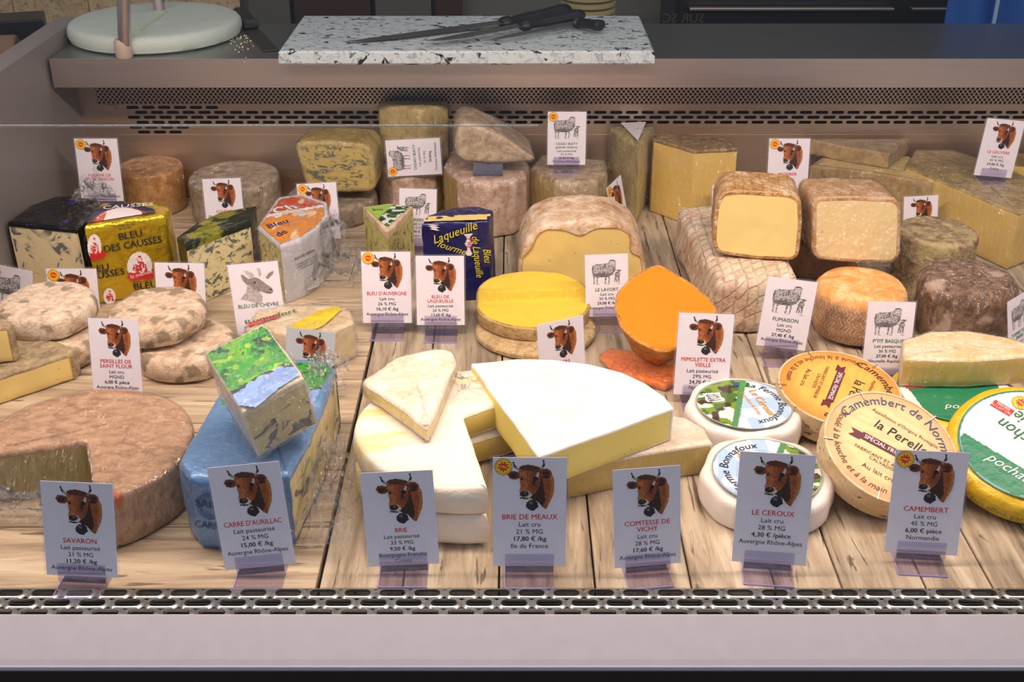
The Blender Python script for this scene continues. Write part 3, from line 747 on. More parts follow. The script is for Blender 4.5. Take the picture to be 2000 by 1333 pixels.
pbx = Wz(40, 75, .24); bb = tag(put('black_box', box_mesh('black_box', (-.14, -.03, 0), (.06, .05, .075), M['black_metal'], .004), T((pbx.x - .02, pbx.y + .02, .2)) @ RZ(18)), 'black box on the neighbouring counter at the top left', 'box')
me, Mx = tube('roll', (pbx.x - .16, pbx.y - .12, .235), (pbx.x + .03, pbx.y - .09, .235), .033, plain('kraft_paper', (122, 98, 72), .8)); tag(put('paper_roll', me, Mx), 'brown kraft paper roll in front of the black box', 'paper roll')
for k in range(26):  # invented unseen stripes, added to put red reflections in the front grille
    x = -2.2 + k * .17; cm = ('reflector_red', 'reflector_white', 'reflector_dark')[(0, 2, 1, 0, 2)[k % 5]]
    if cm not in M: M[cm] = plain(cm, {'reflector_red': (206, 40, 46), 'reflector_white': (226, 224, 220), 'reflector_dark': (44, 42, 42)}[cm], .6)
    put('reflector_board', box_mesh('reflector_board', (x, 2.99, 1.2), (x + .16, 3.028, 2.5), M[cm], .002), None, wb)
# ------------------------------------------------------------------ things on the worktop
M['pe'] = plain('white_polyethylene', (186, 196, 186), .55, bump=(300, .15))
cb = empty('round_cutting_block', (0, 0, zw), 'thick round white plastic cutting block with a split line on the worktop', 'cutting board')
X, Y, r, h = solve_cyl(305, 8, 111, 330, zw); X, Y, r, h = solve_cyl(305, 8, 111, 330, zw); h = .030; cb.location = (X, Y, zw)
out = arc(0, 0, r, 0, 355, 71); mb = prism('block', out, h, None, bev=.012, stp=.012, amp=.0003, rings=5); mb.materials.append(M['pe'])
put('block', mb, T((X, Y, zw)), cb)
sp0 = P2L(T((0, 0, zw + h)), 325, 22, .0006); sp1 = P2L(T((0, 0, zw + h)), 270, 62, .0006); dv = (sp1 - sp0)
put('split_line', box_mesh('split_line', (-.003, 0, 0), (.003, dv.length, .0012), plain('pale_green_seam', (176, 196, 150), .6)), T((sp0.x, sp0.y, zw + h)) @ RZ(math.degrees(math.atan2(-dv.x, dv.y))), cb)
for i, (px, pyb, r_, z0, lb) in enumerate(((250, 80, .0105, None, 'front polished steel post passing the round white block'), (312, 22, .010, zw, 'rear polished steel post behind the round white block'))):
    if i == 0: p0 = Wy(244, 113, YW + .012); p0.z = zw; p1 = Wy(243, 0, YW - .01) + Vector((0, 0, .25)); p1 = Wy(240, -60, YW - .004)
    else: p0 = Vector((Wy(312, 22, 2.16).x, min(2.16, YR - .02), zw)); p1 = p0 + Vector((-.004, 0, .35))
    me, Mx = tube('post', p0, p1, r_, M['steel']); rt = empty('glass_shelf_post', p0, lb, 'post', 'posts on the worktop'); put('post', me, Mx, rt)
    put('collar', lathe('collar', [(.013, 0), (.0145, .004), (.0145, .026), (.012, .030)], plain('beige_collar_%d' % i, (186, 164, 148), .5), 24), T(p0), rt)
# speckled board
g = G('speckled_board'); v = g.obj((1, 1.6, 1.0)); q = g.noise(v, 40, 3, .6, 1.0); q2 = g.noise(v, 60, 3, .6, 2)
g.P(Base_Color=g.mix(g.step(q, .585, .63), g.mix(g.step(q2, .50, .68), C4((196, 206, 208)), C4((140, 152, 158))), C4((34, 36, 46))), Roughness=.25)
q = [Wz(545, 128, zw), Wz(1278, 128, zw)]; zb1 = Wy(900, 101, q[0].y).z
rr = [P2L(T((0, 0, zb1)), 597, 31), P2L(T((0, 0, zb1)), 1229, 30)]
me = box_mesh('speckled_cutting_board', (q[0].x, q[0].y, 0), (q[1].x, min(rr[0].y, YR - .005), zb1 - zw), g.m, .003)
tag(put('speckled_cutting_board', me, T((0, 0, zw + .0006))), 'white cutting board with black granite speckles on the worktop', 'cutting board')
ZB = zb1
M['blade'] = steel_mat('blade_steel', (200, 200, 192), .34); M['grip'] = plain('black_grip', (22, 22, 24), .45, bump=(400, .2))
def knife(tip, heel, end, wd, label, lift=0, grip_w=.013):
    a, b, c = [Wz(*q_, ZB + lift + z_) for q_, z_ in ((tip, .001), (heel, .006), (end, .010))]
    rt = empty('kitchen_knife', ((a.x + c.x) / 2, (a.y + c.y) / 2, ZB), label, 'knife', 'knives on the speckled board')
    d = (b - a); L = d.length; ang = math.degrees(math.atan2(d.y, d.x))
    vs = []; n_ = 12
    for i in range(n_ + 1):
        t = i / n_; w_ = wd * min(1, (t * 3.2) ** .55); x_ = t * L
        vs += [(x_, wd * .5, .0022), (x_, wd * .5 - w_, .0006), (x_, wd * .5, .0006)]
    fs = []
    for i in range(n_):
        k = i * 3
        for j in range(3): fs.append((k + j, k + (j + 1) % 3, k + 3 + (j + 1) % 3, k + 3 + j))
    fs += [(2, 1, 0), (n_ * 3, n_ * 3 + 1, n_ * 3 + 2)]
    Mk = T(a) @ RZ(ang) @ RY(-math.degrees(math.asin((b.z - a.z) / L)))
    put('blade', mesh('blade', vs, fs, M['blade'], True), Mk, rt)
    d2 = c - b; L2 = d2.length; Mg = T(b) @ d2.to_track_quat('X', 'Z').to_matrix().to_4x4()
    vs = []; fs = []; pr = [(-.05, .7), (.0, 1.15), (.06, 1.15), (.12, .85), (.35, 1.0), (.6, .92), (.85, 1.12), (.96, 1.1), (1, .7)]
    for t, s_ in pr:
        for k in range(12): a_ = 2 * math.pi * k / 12; vs.append((t * L2, grip_w * s_ * math.cos(a_), .0085 * s_ * math.sin(a_)))
    for i in range(len(pr) - 1):
        for k in range(12): l_ = (k + 1) % 12; fs.append((i * 12 + k, i * 12 + 12 + k, i * 12 + 12 + l_, i * 12 + l_))
    fs += [tuple(range(12)), tuple(range((len(pr) - 1) * 12, len(pr) * 12))[::-1]]
    put('handle', mesh('handle', vs, fs, M['grip'], True), Mg, rt)
knife((682, 86), (985, 44), (1110, 16), .024, 'long black-handled knife, the rearmost, its tip furthest left on the speckled board', .002)
knife((838, 84), (1022, 50), (1138, 28), .022, 'middle black-handled knife with a wide grip lying under the others', .008)
knife((942, 84), (1128, 44), (1174, 50), .012, 'slim-bladed knife nearest the front edge with its grip furthest right', .006, .012)
a = Wz(540, 100, zw); cl = empty('cheese_cleaver', (a.x, a.y, zw), 'dirty black-handled cleaver lying left of the speckled board', 'knife')
b = Wz(503, 60, zw); d = b - a; ang = math.degrees(math.atan2(d.y, d.x))
put('blade', box_mesh('blade', (0, -.004, .0005), (d.length, .022, .003), plain('smeared_blade', (70, 70, 62), .4, .6, bump=(160, .4)), .0008), T((a.x, a.y, zw)) @ RZ(ang), cl)
e_ = Wz(500, 38, zw); put('handle', box_mesh('handle', (d.length, -.004, .0005), (d.length + .12, .022, .02), M['grip'], .006), T((a.x, a.y, zw)) @ RZ(ang), cl)
random.seed(3)
vs = []; fs = []
for k in range(46):
    px = 455 + random.gauss(18, 14); py = 82 + random.gauss(0, 12); p = Wz(px, py, zw); s_ = random.uniform(.0006, .0018); b_ = len(vs)
    vs += [(p.x - s_, p.y - s_, zw), (p.x + s_, p.y - s_ * .4, zw), (p.x, p.y + s_, zw), (p.x, p.y, zw + s_)]; fs += [(b_, b_ + 1, b_ + 3), (b_ + 1, b_ + 2, b_ + 3), (b_ + 2, b_, b_ + 3), (b_, b_ + 2, b_ + 1)]
tag(put('cheese_crumbs', mesh('cheese_crumbs', vs, fs, plain('crumb', (224, 205, 140), .7))), 'pale cheese crumbs scattered beside the round white block', 'crumbs', kind='stuff')
#@@CHEESES
# ================================================================== CHEESES
MC = {}
MC['montbrison'] = cheese('orange_rind', rind=((196, 140, 72), (160, 104, 52), (214, 168, 104)), rs=60, wrap=.5, patch=((168, 146, 92), 14, .58))
MC['grey'] = cheese('grey_rind', rind=((168, 150, 128), (118, 102, 88), (200, 182, 160)), rs=55, wrap=.45)
MC['greyblue'] = cheese('grey_lower_rind', rind=((150, 134, 114), (104, 92, 80), (182, 166, 140)), rs=55, wrap=.4)
MC['blueyellow'] = cheese('yellow_blue_veined_paste', (214, 186, 96), rind=((190, 165, 92), (150, 130, 80), (205, 184, 112)), vein=(66, 80, 84), vs=62, vt=.535, vstretch=(1, 1.9, 1), wrap=.5)
MC['ossau'] = cheese('pale_green_yellow_paste', (214, 194, 116), p2=(200, 178, 100), rind=((188, 168, 110), (160, 138, 92), (204, 186, 130)), wrap=.35)
MC['pinkrind'] = cheese('wrapped_pink_rind', (196, 164, 84), rind=((204, 172, 150), (166, 130, 108), (226, 202, 184)), rs=50, wrap=.8)
MC['tanrind'] = cheese('wrapped_tan_rind', (196, 172, 108), rind=((190, 166, 132), (146, 120, 92), (214, 196, 166)), rs=50, wrap=.8)
MC['comte'] = cheese('comte_paste', (240, 208, 122), p2=(232, 196, 106), rind=((150, 118, 70), (120, 92, 54), (172, 142, 92)), wrap=.35)
MC['hard'] = cheese('hard_pale_paste', (232, 204, 134), p2=(220, 188, 114), rind=((178, 150, 104), (150, 124, 84), (200, 174, 126)), wrap=.6)
MC['gruyere'] = cheese('gruyere_paste', (236, 204, 122), p2=(226, 190, 106), rind=((172, 144, 84), (140, 116, 70), (192, 166, 104)), wrap=.7)
MC['bark'] = cheese('log_bark_rind', rind=((214, 190, 166), (184, 146, 118), (234, 222, 204)), rs=40, bark=24, rb=1.0, rstretch=(1, 1, 1), patch=((196, 190, 160), 16, .56, .5))
MC['fumcut'] = cheese('smooth_cream_paste', (240, 216, 146), p2=(234, 208, 134), holes=0, rind=((190, 146, 96), (150, 108, 70), (226, 204, 176)), bark=30, rb=1, edge=(178, 118, 60), wrap=.0)
MC['fumcut2'] = cheese('pale_cream_paste_wrapped', (246, 226, 172), p2=(242, 216, 156), holes=1, rind=((200, 158, 110), (166, 120, 80), (230, 210, 184)), rb=.8, edge=(190, 136, 80), wrap=.5)
MC['basque'] = cheese('orange_woven_rind', rind=((226, 168, 102), (206, 134, 66), (240, 204, 158)), rs=48, weave=.065)
MC['basquedark'] = cheese('dark_woven_rind', rind=((140, 116, 90), (104, 84, 64), (164, 140, 110)), weave=.06)
MC['tomme'] = cheese('mottled_grey_tomme_rind', rind=((160, 138, 106), (104, 80, 58), (206, 190, 146)), rs=70, rb=1.2, patch=((186, 172, 120), 22, .56, .6))
MC['tommette'] = cheese('dark_brown_rind', rind=((124, 92, 68), (74, 52, 38), (164, 132, 106)), rs=75, rb=1.3, patch=((206, 180, 160), 30, .60, .75), wrap=.25)
MC['blue_cream'] = cheese('cream_blue_paste', (232, 214, 172), p2=(222, 204, 158), rind=((225, 205, 160), (200, 178, 130), (235, 220, 180)), vein=(54, 66, 80), vs=40, vt=.575)
MC['blue_cream2'] = cheese('cream_blue_paste_green_veins', (226, 216, 168), p2=(216, 200, 150), rind=((225, 205, 160), (200, 178, 130), (235, 220, 180)), vein=(50, 68, 74), vs=72, vt=.55, vstretch=(1, 1, 1.5))
MC['blue_fine'] = cheese('finely_veined_paste', (206, 194, 122), p2=(196, 180, 108), rind=((214, 186, 150), (190, 158, 124), (226, 204, 176)), vein=(68, 82, 70), vs=150, vt=.57, vstretch=(1, 1, .6))
MC['aurillac'] = cheese('pale_blue_veined_paste', (222, 208, 158), p2=(212, 196, 138), rind=((226, 214, 186), (206, 190, 150), (236, 228, 208)), vein=(58, 70, 82), vs=40, vt=.575, vstretch=(1, .7, 1.2), wrap=.7)
MC['lavort'] = cheese('smooth_yellow_paste', (228, 202, 130), p2=(220, 190, 116), holes=1, rind=((212, 180, 146), (166, 124, 94), (238, 220, 200)), rs=38, rb=1, edge=(178, 140, 92))
MC['salers'] = cheese('bright_yellow_paste', (236, 206, 84), p2=(224, 188, 58), rind=((188, 156, 108), (146, 112, 74), (212, 186, 140)), rs=70, rb=1.2, pb=1.1)
MC['salers2'] = cheese('wrapped_rough_rind', (246, 214, 62), rind=((204, 172, 116), (164, 130, 84), (222, 198, 150)), rs=60, wrap=.5)
MC['mimolette'] = cheese('orange_paste', (240, 138, 22), p2=(230, 122, 14), rind=((196, 134, 70), (148, 96, 50), (222, 164, 90)), rs=90, rb=1.4, edge=(250, 176, 60), pb=.8)
MC['mimo2'] = cheese('wrapped_orange_paste', (240, 118, 12), rind=((240, 118, 12), (224, 100, 8), (246, 140, 34)), wrap=1, rb=.3)
MC['mould'] = cheese('white_mouldy_rind', rind=((228, 206, 182), (192, 160, 134), (240, 226, 208)), rs=60, rb=1.7, patch=((140, 126, 104), 34, .57, .8))
MC['mould2'] = cheese('grey_patched_rind', rind=((216, 192, 166), (182, 150, 126), (232, 216, 194)), rs=60, rb=1.7, patch=((132, 116, 92), 32, .53, .8))
MC['nectaire'] = cheese('pale_yellow_paste_grey_rind', (234, 210, 138), p2=(226, 198, 120), holes=1, rind=((164, 144, 114), (122, 106, 84), (196, 178, 140)), rs=60, rb=1.2, edge=(210, 170, 80))
MC['savaron'] = cheese('savaron_rind', (190, 166, 84), p2=(180, 156, 74), rind=((186, 150, 120), (150, 116, 92), (206, 172, 142)), rs=60, rstretch=(1, 1.6, 1), rb=.8, spot=((206, 96, 44), 13, .69), patch=((140, 108, 86), 36, .58, .5))
MC['brie'] = cheese('white_brie_rind', (234, 220, 132), p2=(228, 210, 116), holes=1, rind=((244, 234, 222), (234, 220, 204), (249, 244, 238)), rs=18, rb=.35, rstretch=(1, 1.6, 1), edge=(222, 206, 176))
MC['brie2'] = cheese('wrapped_brie_rind', (214, 190, 104), p2=(204, 176, 90), holes=1, rind=((238, 224, 202), (224, 204, 168), (246, 238, 226)), rs=30, wrap=.6)
MC['briey'] = cheese('ivory_ridged_rind', (226, 202, 120), rind=((244, 224, 172), (236, 206, 140), (248, 238, 214)), rs=22, rstretch=(.6, 2.5, 1), rb=.7, patch=((247, 238, 226), 10, .40, .85))
MC['tri'] = cheese('wrapped_triangle_rind', (236, 212, 140), rind=((242, 232, 210), (226, 204, 158), (248, 244, 234)), rs=34, rb=.8, wrap=.6)
MC['rebl'] = cheese('reblochon_paste', (222, 192, 104), p2=(212, 180, 90), holes=1, rind=((236, 216, 174), (228, 190, 116), (244, 234, 214)), rs=26, wrap=.6, edge=(236, 196, 96))
def RB(t): return T((0, 0, 0))
# ---------------------------------------------------- rear row
r1 = cyl('wrapped_cheese', 297, 303, 428, 124, 0, MC['montbrison'], 'small orange-brown wrapped cheese wheel in the rear left corner', 'cheese', bev=.006, film=M['film'])
r2 = cyl('wrapped_cheese', 462, 313, 452, 172, 0, MC['grey'], 'grey wrapped cheese wheel in the rear row, second from the left', 'cheese', bev=.007, film=M['film'])
r3 = cyl('wrapped_cheese', 650, 348, 452, 172, 0, MC['greyblue'], 'dull grey wrapped wheel under the yellow blue-veined block', 'cheese', bev=.008, film=M['film'])
yf = r3.M.translation.y - r3.r * .55
fpr('blue_cheese_block', [(602, 377), (577, 290), (578, 279), (640, 276), (712, 282), (727, 300), (733, 364), (725, 374)], yf, .085, MC['blueyellow'], 'yellow block with heavy blue veins wrapped on the grey wheel', 'cheese', yaw=-6, bev=.005, soft=2, top=0, film=M['film'], stp=.006)
r4 = tpr('cheese_half_wheel', [(737, 325), (765, 342), (800, 347), (850, 338, 0), (865, 325), (850, 303), (750, 300)], (800, 347, 430), 0, MC['pinkrind'], 'pink-brown wrapped rind piece under the tall greenish block', 'cheese', bev=.008, film=M['film'], soft=1)
tpr('tall_cheese_block', [(737, 200), (822, 214), (876, 199), (866, 184), (752, 184)], (822, 214, 331), r4.top + .001, MC['ossau'], 'tall pale greenish-yellow wrapped block reaching up to the worktop edge', 'cheese', bev=.008, soft=2, tr=.0, top=1, film=M['film'], film_amp=.002, amp=.001, center=None)
r5 = tpr('cheese_half_wheel', [(866, 318, 0), (893, 347), (925, 354), (965, 356), (1005, 350), (1028, 338), (1034, 318), (1010, 296), (880, 293, 0)], (950, 356, 468), 0, MC['pinkrind'], 'large pink-brown wrapped rind wheel piece with a yellow cut left side', 'cheese', bev=.012, film=M['film'], film_amp=.002)
yf = Wz(960, 345, r5.top).y
fpr('wrapped_cheese_wedge', [(905, 316), (889, 300), (892, 250), (905, 241), (930, 244), (985, 268), (1020, 292), (1047, 312), (1020, 317), (960, 319)], yf, .10, MC['tanrind'], 'wrapped tan wedge tapering to the right on the large pink-brown piece', 'cheese', yaw=4, bev=.006, soft=2, film=M['film2'], film_amp=.003, stp=.006)
r6 = tpr('cheese_half_wheel', [(1033, 328, 0), (1083, 352), (1125, 357), (1165, 350), (1187, 335), (1182, 312), (1060, 300, 0)], (1085, 352, 452), 0, MC['tanrind'], 'wrapped tan cheese block under the upright sheep card with a seal', 'cheese', bev=.009, film=M['film'], film_amp=.002)
r7 = tpr('upright_cheese_wedge', [(1192, 250), (1247, 290, 0), (1276, 248, 0), (1245, 224), (1200, 226)], (1247, 290, 440), 0, MC['ossau'], 'tall thin wrapped wedge standing on end with its edge to the front', 'cheese', bev=.006, top=1, film=M['film2'], film_amp=.004)
put('paper_label', mesh('paper_label', [tuple(Matrix(r7.M).inverted() @ P) for P in [(r7.M @ P2L(r7.M, *q, r7.h + .0045)) for q in ((1212, 240), (1262, 238), (1246, 275))]], [(2, 1, 0)], M['card']), r7.M, r7.root)
r8 = tpr('hard_cheese_block', [(1276, 270, 0), (1355, 294, 0), (1440, 289, 0), (1424, 268, 0), (1290, 258)], (1355, 294, 440), 0, MC['comte'], 'big yellow hard cheese block with a sharp corner towards the front', 'cheese', bev=.003, tr=.003, film=M['film'])
r9 = tpr('bark_rind_log', [(1402, 545), (1480, 548), (1562, 538), (1525, 470), (1478, 398), (1400, 396), (1322, 402), (1358, 470)], (1402, 545, 655), 0, MC['bark'], 'long brick of cheese with a pale bark-like netted rind', 'cheese', bev=.016, soft=4, amp=.0012)
z9 = r9.top + .0005
yf = Wz(1478, 508, z9).y
fpr('cut_cheese_loaf', [(1396, 490), (1391, 470), (1397, 400), (1410, 377), (1440, 372), (1545, 379), (1564, 392), (1566, 440), (1560, 498), (1548, 509), (1480, 507), (1405, 497)], yf, .085, MC['fumcut'], 'cut loaf with a deep cream face standing on the bark-rind log', 'cheese', yaw=-7, bev=.003, top=0, border=.0022, soft=2, amp=.0007)
r15b = cyl('woven_rind_wheel', 1676, 513, 690, 178, 0, MC['basque'], 'orange-topped cheese wheel with herringbone woven sides', 'cheese', bev=.022, soft=0, film=None)
z15 = r15b.top + .0005
yf = Wz(1672, 514, z15).y
fpr('cut_cheese_loaf', [(1597, 508), (1587, 495), (1587, 400), (1596, 387), (1660, 384), (1745, 388), (1759, 400), (1760, 450), (1757, 500), (1742, 515), (1672, 514)], yf, .080, MC['fumcut2'], 'cut loaf with a pale cream face wrapped in film on the orange-topped wheel', 'cheese', yaw=3, bev=.003, top=0, border=.0022, soft=2, film=M['film'], film_amp=.0015)
r16 = cyl('tomme_wheel', 1820, 421, 600, 152, 0, MC['tomme'], 'mottled grey-brown tomme wheel behind the darkest brown wheel', 'cheese', bev=.007, amp=.0012)
cyl('woven_rind_wheel', 1610, 420, 560, 130, 0, MC['basquedark'], 'dark woven-sided wheel seen in the gap between the two cut loaves', 'cheese', bev=.012)
r17 = cyl('tommette_wheel', 1883, 500, 690, 182, 0, MC['tommette'], 'darkest brown wheel with a white-bloomed top near the right edge', 'cheese', bev=.018, amp=.0014, film=M['film'])
r11 = tpr('hard_cheese_wedge', [(1584, 322), (1700, 336), (1832, 360), (1842, 348, 0), (1775, 305), (1735, 288), (1600, 288)], (1835, 360, 455), 0, MC['hard'], 'large pale hard cheese wedge under the flat wrapped slab', 'cheese', bev=.004, tr=.0, top=0, bot=0, film=M['film'])
tpr('wrapped_cheese_slab', [(1577, 262), (1640, 284), (1737, 300), (1776, 272), (1735, 246), (1640, 240), (1592, 246)], (1737, 300, 330), r11.top + .001, MC['hard'], 'flat wrapped slab lying on the large pale hard wedge', 'cheese', bev=.004, film=M['film2'], film_amp=.002, top=1)
r12 = tpr('gruyere_wedge', [(1768, 325, 0), (1880, 372, 0), (1990, 418, 0), (2085, 385), (1960, 325), (1860, 292), (1785, 290)], (1985, 416, 526), 0, MC['gruyere'], 'huge yellow wrapped wedge running out of the picture at right', 'cheese', bev=.004, film=M['film'], film_amp=.002)
tpr('hard_cheese_piece', [(1925, 316, 0), (2070, 330), (2070, 302), (1940, 296)], (2000, 323, 420), 0, MC['comte'], 'yellow cheese piece in the far right corner behind the huge wedge', 'cheese', bev=.004)
# ---------------------------------------------------- blue cheeses in foil
def wrapper(t, name, mat, thr=.6, off=.0006, amp=.0010, pred=None, sc=45, label=None):
    me = shell(t.me, name, off, mat, pred or (lambda p, a: a > thr), amp, sc)
    o = put(name, me, t.M, t.root); 
    if label: o['label'] = label
    return o
m1 = tpr('blue_cheese_wedge', [(16, 434, 0), (150, 448), (196, 405), (190, 388), (110, 384), (60, 402)], (16, 434, 562), 0, MC['blue_cream'], 'blue cheese wedge in shiny black foil at the far left', 'cheese', bev=.004, tr=.002, amp=.0008)
wrapper(m1, 'foil_wrapper', foil_mat('black_foil', (16, 17, 24), (34, 40, 120), .3, .22, .8, .36, 16))
def vframe(t, px0, px1):
    """frame standing on a side face whose top edge runs between two traced points"""
    a = t.M @ P2L(t.M, *px0, t.h); b = t.M @ P2L(t.M, *px1, t.h); x = (b - a); x.z = 0; x.normalize(); z = Vector((0, 0, 1)); y = z
    nrm = x.cross(y); m = Matrix.Identity(4); m.col[0][:3] = x; m.col[1][:3] = y; m.col[2][:3] = nrm; m.col[3][:3] = a
    return m
def pxdecal(t, Mf, corners, fn, nu, nv, mat, name='printed_label', z=.0010, wob=0):
    q = [P2L(Mf, *c, z) for c in corners]   # TL TR BR BL
    def pos(a, b):
        p = (q[0] * (1 - a) + q[1] * a) * (1 - b) + (q[3] * (1 - a) + q[2] * a) * b
        return (p.x, p.y, z + (wob * noise.noise(Vector((p.x * 50, p.y * 50, 0))) if wob else 0))
    me = paint(name, fn, nu, nv, pos, mat); return put(name, me, Mf, t.root)
def pxtext(t, Mf, body, px, dirpx, cap, mat, bold=.01, z=.0014, narrow=1, name='lettering', align='CENTER', shear=0):
    """lettering lying in a face: anchor, a second traced point for its direction and the letter size"""
    a = P2L(Mf, *px, z); b = P2L(Mf, *dirpx, z); an = math.degrees(math.atan2(b.y - a.y, b.x - a.x))
    me = text_mesh(body, cap, bold, mat, align, shear, narrow); me.name = name
    return put(name, me, Mf @ T((a.x, a.y, z)) @ RZ(an), t.root)
gold = foil_mat('gold_foil', (240, 204, 40), None, .75, .27, .55)
INK = {'k': M['black'], 'r': M['red'], 'w': plain('white_ink', (236, 234, 230), .5), 'b': plain('navy_ink', (34, 40, 110), .5), 'g': plain('wrapper_green_ink', (24, 104, 70), .5),
       'o': plain('orange_ink', (240, 150, 30), .5), 'y': plain('yellow_ink', (230, 214, 40), .5), 'br': plain('brown_ink', (110, 70, 48), .6), 'p': plain('plum_ink', (104, 40, 52), .6), 'db': plain('slate_ink', (60, 84, 116), .6)}
m2 = tpr('foil_wrapped_blue_cheese', [(163, 443), (240, 431), (322, 419), (334, 404), (296, 393), (196, 394)], (163, 443, 596), 0, gold, 'blue cheese block in bright gold foil with red round emblems', 'cheese', part='foil_wrapper', bev=.007, soft=1, amp=.0011)
f2 = vframe(m2, (163, 443), (322, 419))
def emblem(u, v):
    c = Cv(u, v); x = u * 2 - 1; y = v * 2 - 1
    c.fill(np.hypot(x, y / 1.0) < .93, (236, 228, 226))
    rd = ell(u, v, .50, .26, .10, .12) | ell(u, v, .50, .55, .26, .22) | ell(u, v, .62, .62, .24, .12, 30)
    c.fill(rd & (vnoise(u, v, 22, 3) > .42), (200, 60, 62)); c.fill(ell(u, v, .49, .28, .055, .07), (240, 220, 214))
    return c.c, c.a
def band(u, v):
    c = Cv(u, v); yy = v + .35 * (u - .5) ** 2 * 2 - .1
    c.fill((yy > .25) & (yy < .85), (206, 34, 40)); return c.c, c.a
pxdecal(m2, f2, ((245, 492), (298, 489), (300, 548), (248, 552)), emblem, 30, 32, M['print_gloss'], 'emblem', .0022)
pxdecal(m2, f2, ((250, 528), (305, 522), (305, 545), (252, 552)), band, 30, 14, M['print_gloss'], 'emblem_band', .0026)
pxtext(m2, f2, 'la mémée', (277, 539), (300, 533), .0085, INK['w'], .0, .003)
pxdecal(m2, f2, ((168, 458), (198, 455), (200, 508), (172, 512)), emblem, 24, 32, M['print_gloss'], 'emblem', .0022)
pxdecal(m2, f2, ((174, 490), (206, 486), (206, 506), (178, 512)), band, 24, 12, M['print_gloss'], 'emblem_band', .0026)
pxdecal(m2, f2, ((200, 562), (226, 562), (228, 596), (202, 598)), emblem, 22, 26, M['print_gloss'], 'emblem', .0022)
pxtext(m2, f2, 'BLEU', (256, 466), (290, 460), .0155, INK['k'], .02, .0024)
pxtext(m2, f2, 'DES CAUSSES', (261, 484), (305, 476), .0155, INK['k'], .02, .0024, .92)
pxtext(m2, f2, 'EU', (202, 530), (225, 526), .0155, INK['k'], .02, .0024)
pxtext(m2, f2, 'USSES', (218, 541), (241, 537), .0155, INK['k'], .02, .0024)
pxtext(m2, f2, 'BLEU', (285, 564), (300, 562), .0155, INK['k'], .02, .0024)
pxtext(m2, f2, 'Conditionné par\nfromage au lait\nde vache', (243, 436), (270, 433), .0052, INK['k'], 0, .0024)
def topcause(u, v):
    c = Cv(u, v); d = ((u - .42) / .50) ** 2 + ((v - .95) / .85) ** 2
    c.fill(d < 1, (30, 34, 70)); c.fill(d < .50, (150, 36, 50)); c.fill(d < .40, (232, 224, 226)); c.fill((d < .36) & (u < .22), (206, 80, 80)); return c.c, c.a
pxdecal(m2, m2.M, ((195, 393), (292, 392), (318, 412), (168, 436)), topcause, 44, 22, M['print_gloss'], 'top_label', m2.h + .0016)
pxtext(m2, m2.M, 'CAUSSES', (250, 405), (290, 402), .019, INK['w'], .0, m2.h + .0026)
m3 = tpr('blue_cheese_wedge', [(346, 464), (362, 479, 0), (487, 432), (498, 404), (432, 415), (385, 437)], (362, 479, 600), 0, MC['blue_cream2'], 'blue cheese wedge with dark green and silver foil top, slanted to the left', 'cheese', bev=.003, tr=.006, amp=.0007)
wrapper(m3, 'foil_wrapper', foil_mat('dark_green_foil', (30, 42, 26), (140, 140, 30), .35, .25, .7, .37, 14))
m4 = tpr('wrapped_goat_blue', [(504, 442, 0), (548, 481), (585, 468), (620, 445), (640, 420), (636, 396), (590, 380), (545, 386)], (548, 481, 594), 0, MC['blue_fine'], 'orange-topped goat blue cheese in white paper and loose cling film', 'cheese', bev=.004, tr=.002, film=M['film2'], film_amp=.004)
wrapper(m4, 'paper_wrapper', plain('white_wrapper', (214, 212, 218), .4, bump=(60, .5, .003), coat=.4), off=.001, amp=.0008)
def orangetop(u, v):
    c = Cv(u, v); n = vnoise(u, v, 8, 2); c.fill(u > -1, (226, 140, 40)); c.fill(v + .25 * u < .45, (196, 76, 40)); c.fill((v + .25 * u > .42) & (v + .25 * u < .48), (235, 225, 220)); c.fill((n > .72), (240, 200, 150)); return c.c, c.a
tp = [m4.M @ P2L(m4.M, *q, m4.h) for q in ((504, 442),)]
def face_label(t, poly, fn, name, z=.0016, n=40, bbox=None, mat=None):
    """label cut to a traced outline on the top face"""
    L = [P2L(t.M, *q, t.h + z) for q in poly]; xs = [q.x for q in L]; ys = [q.y for q in L]
    x0, x1, y0, y1 = min(xs), max(xs), min(ys), max(ys); P = [((q.x - x0) / (x1 - x0), (y1 - q.y) / (y1 - y0)) for q in L]
    def f2_(u, v):
        c, a = fn(u, v); return c, a * inpoly(u, v, P)
    me = paint(name, f2_, n, n, lambda a, b: (x0 + a * (x1 - x0), y1 - b * (y1 - y0), t.h + z), mat or M['print_gloss'])
    return put(name, me, t.M, t.root)
face_label(m4, [(508, 441), (549, 476), (584, 464), (616, 443), (634, 420), (630, 399), (588, 383), (547, 389)], orangetop, 'top_label', .0022)
pxtext(m4, m4.M, 'Ch', (562, 412), (590, 405), .034, INK['w'], .02, m4.h + .0032)
pxtext(m4, m4.M, 'Bleu', (545, 440), (570, 432), .022, INK['b'], .01, m4.h + .0032, shear=.3)
pxtext(m4, m4.M, 'de', (554, 458), (570, 450), .022, INK['b'], .01, m4.h + .0032, shear=.3)
f4 = vframe(m4, (548, 481), (620, 445))
def barcode(u, v):
    c = Cv(u, v); c.fill(u > -1, (226, 224, 228)); c.fill((np.sin(u * 95) + np.sin(u * 61 + 1) > .35) & (v < .85) & (u > .06) & (u < .94), (40, 40, 44)); return c.c, c.a
pxdecal(m4, f4, ((596, 548), (622, 538), (624, 558), (600, 568)), barcode, 40, 8, M['print'], 'barcode', .010)
pxtext(m4, f4, 'BLEU DE CHÈVRE', (596, 500), (630, 484), .0060, INK['k'], .01, .010)
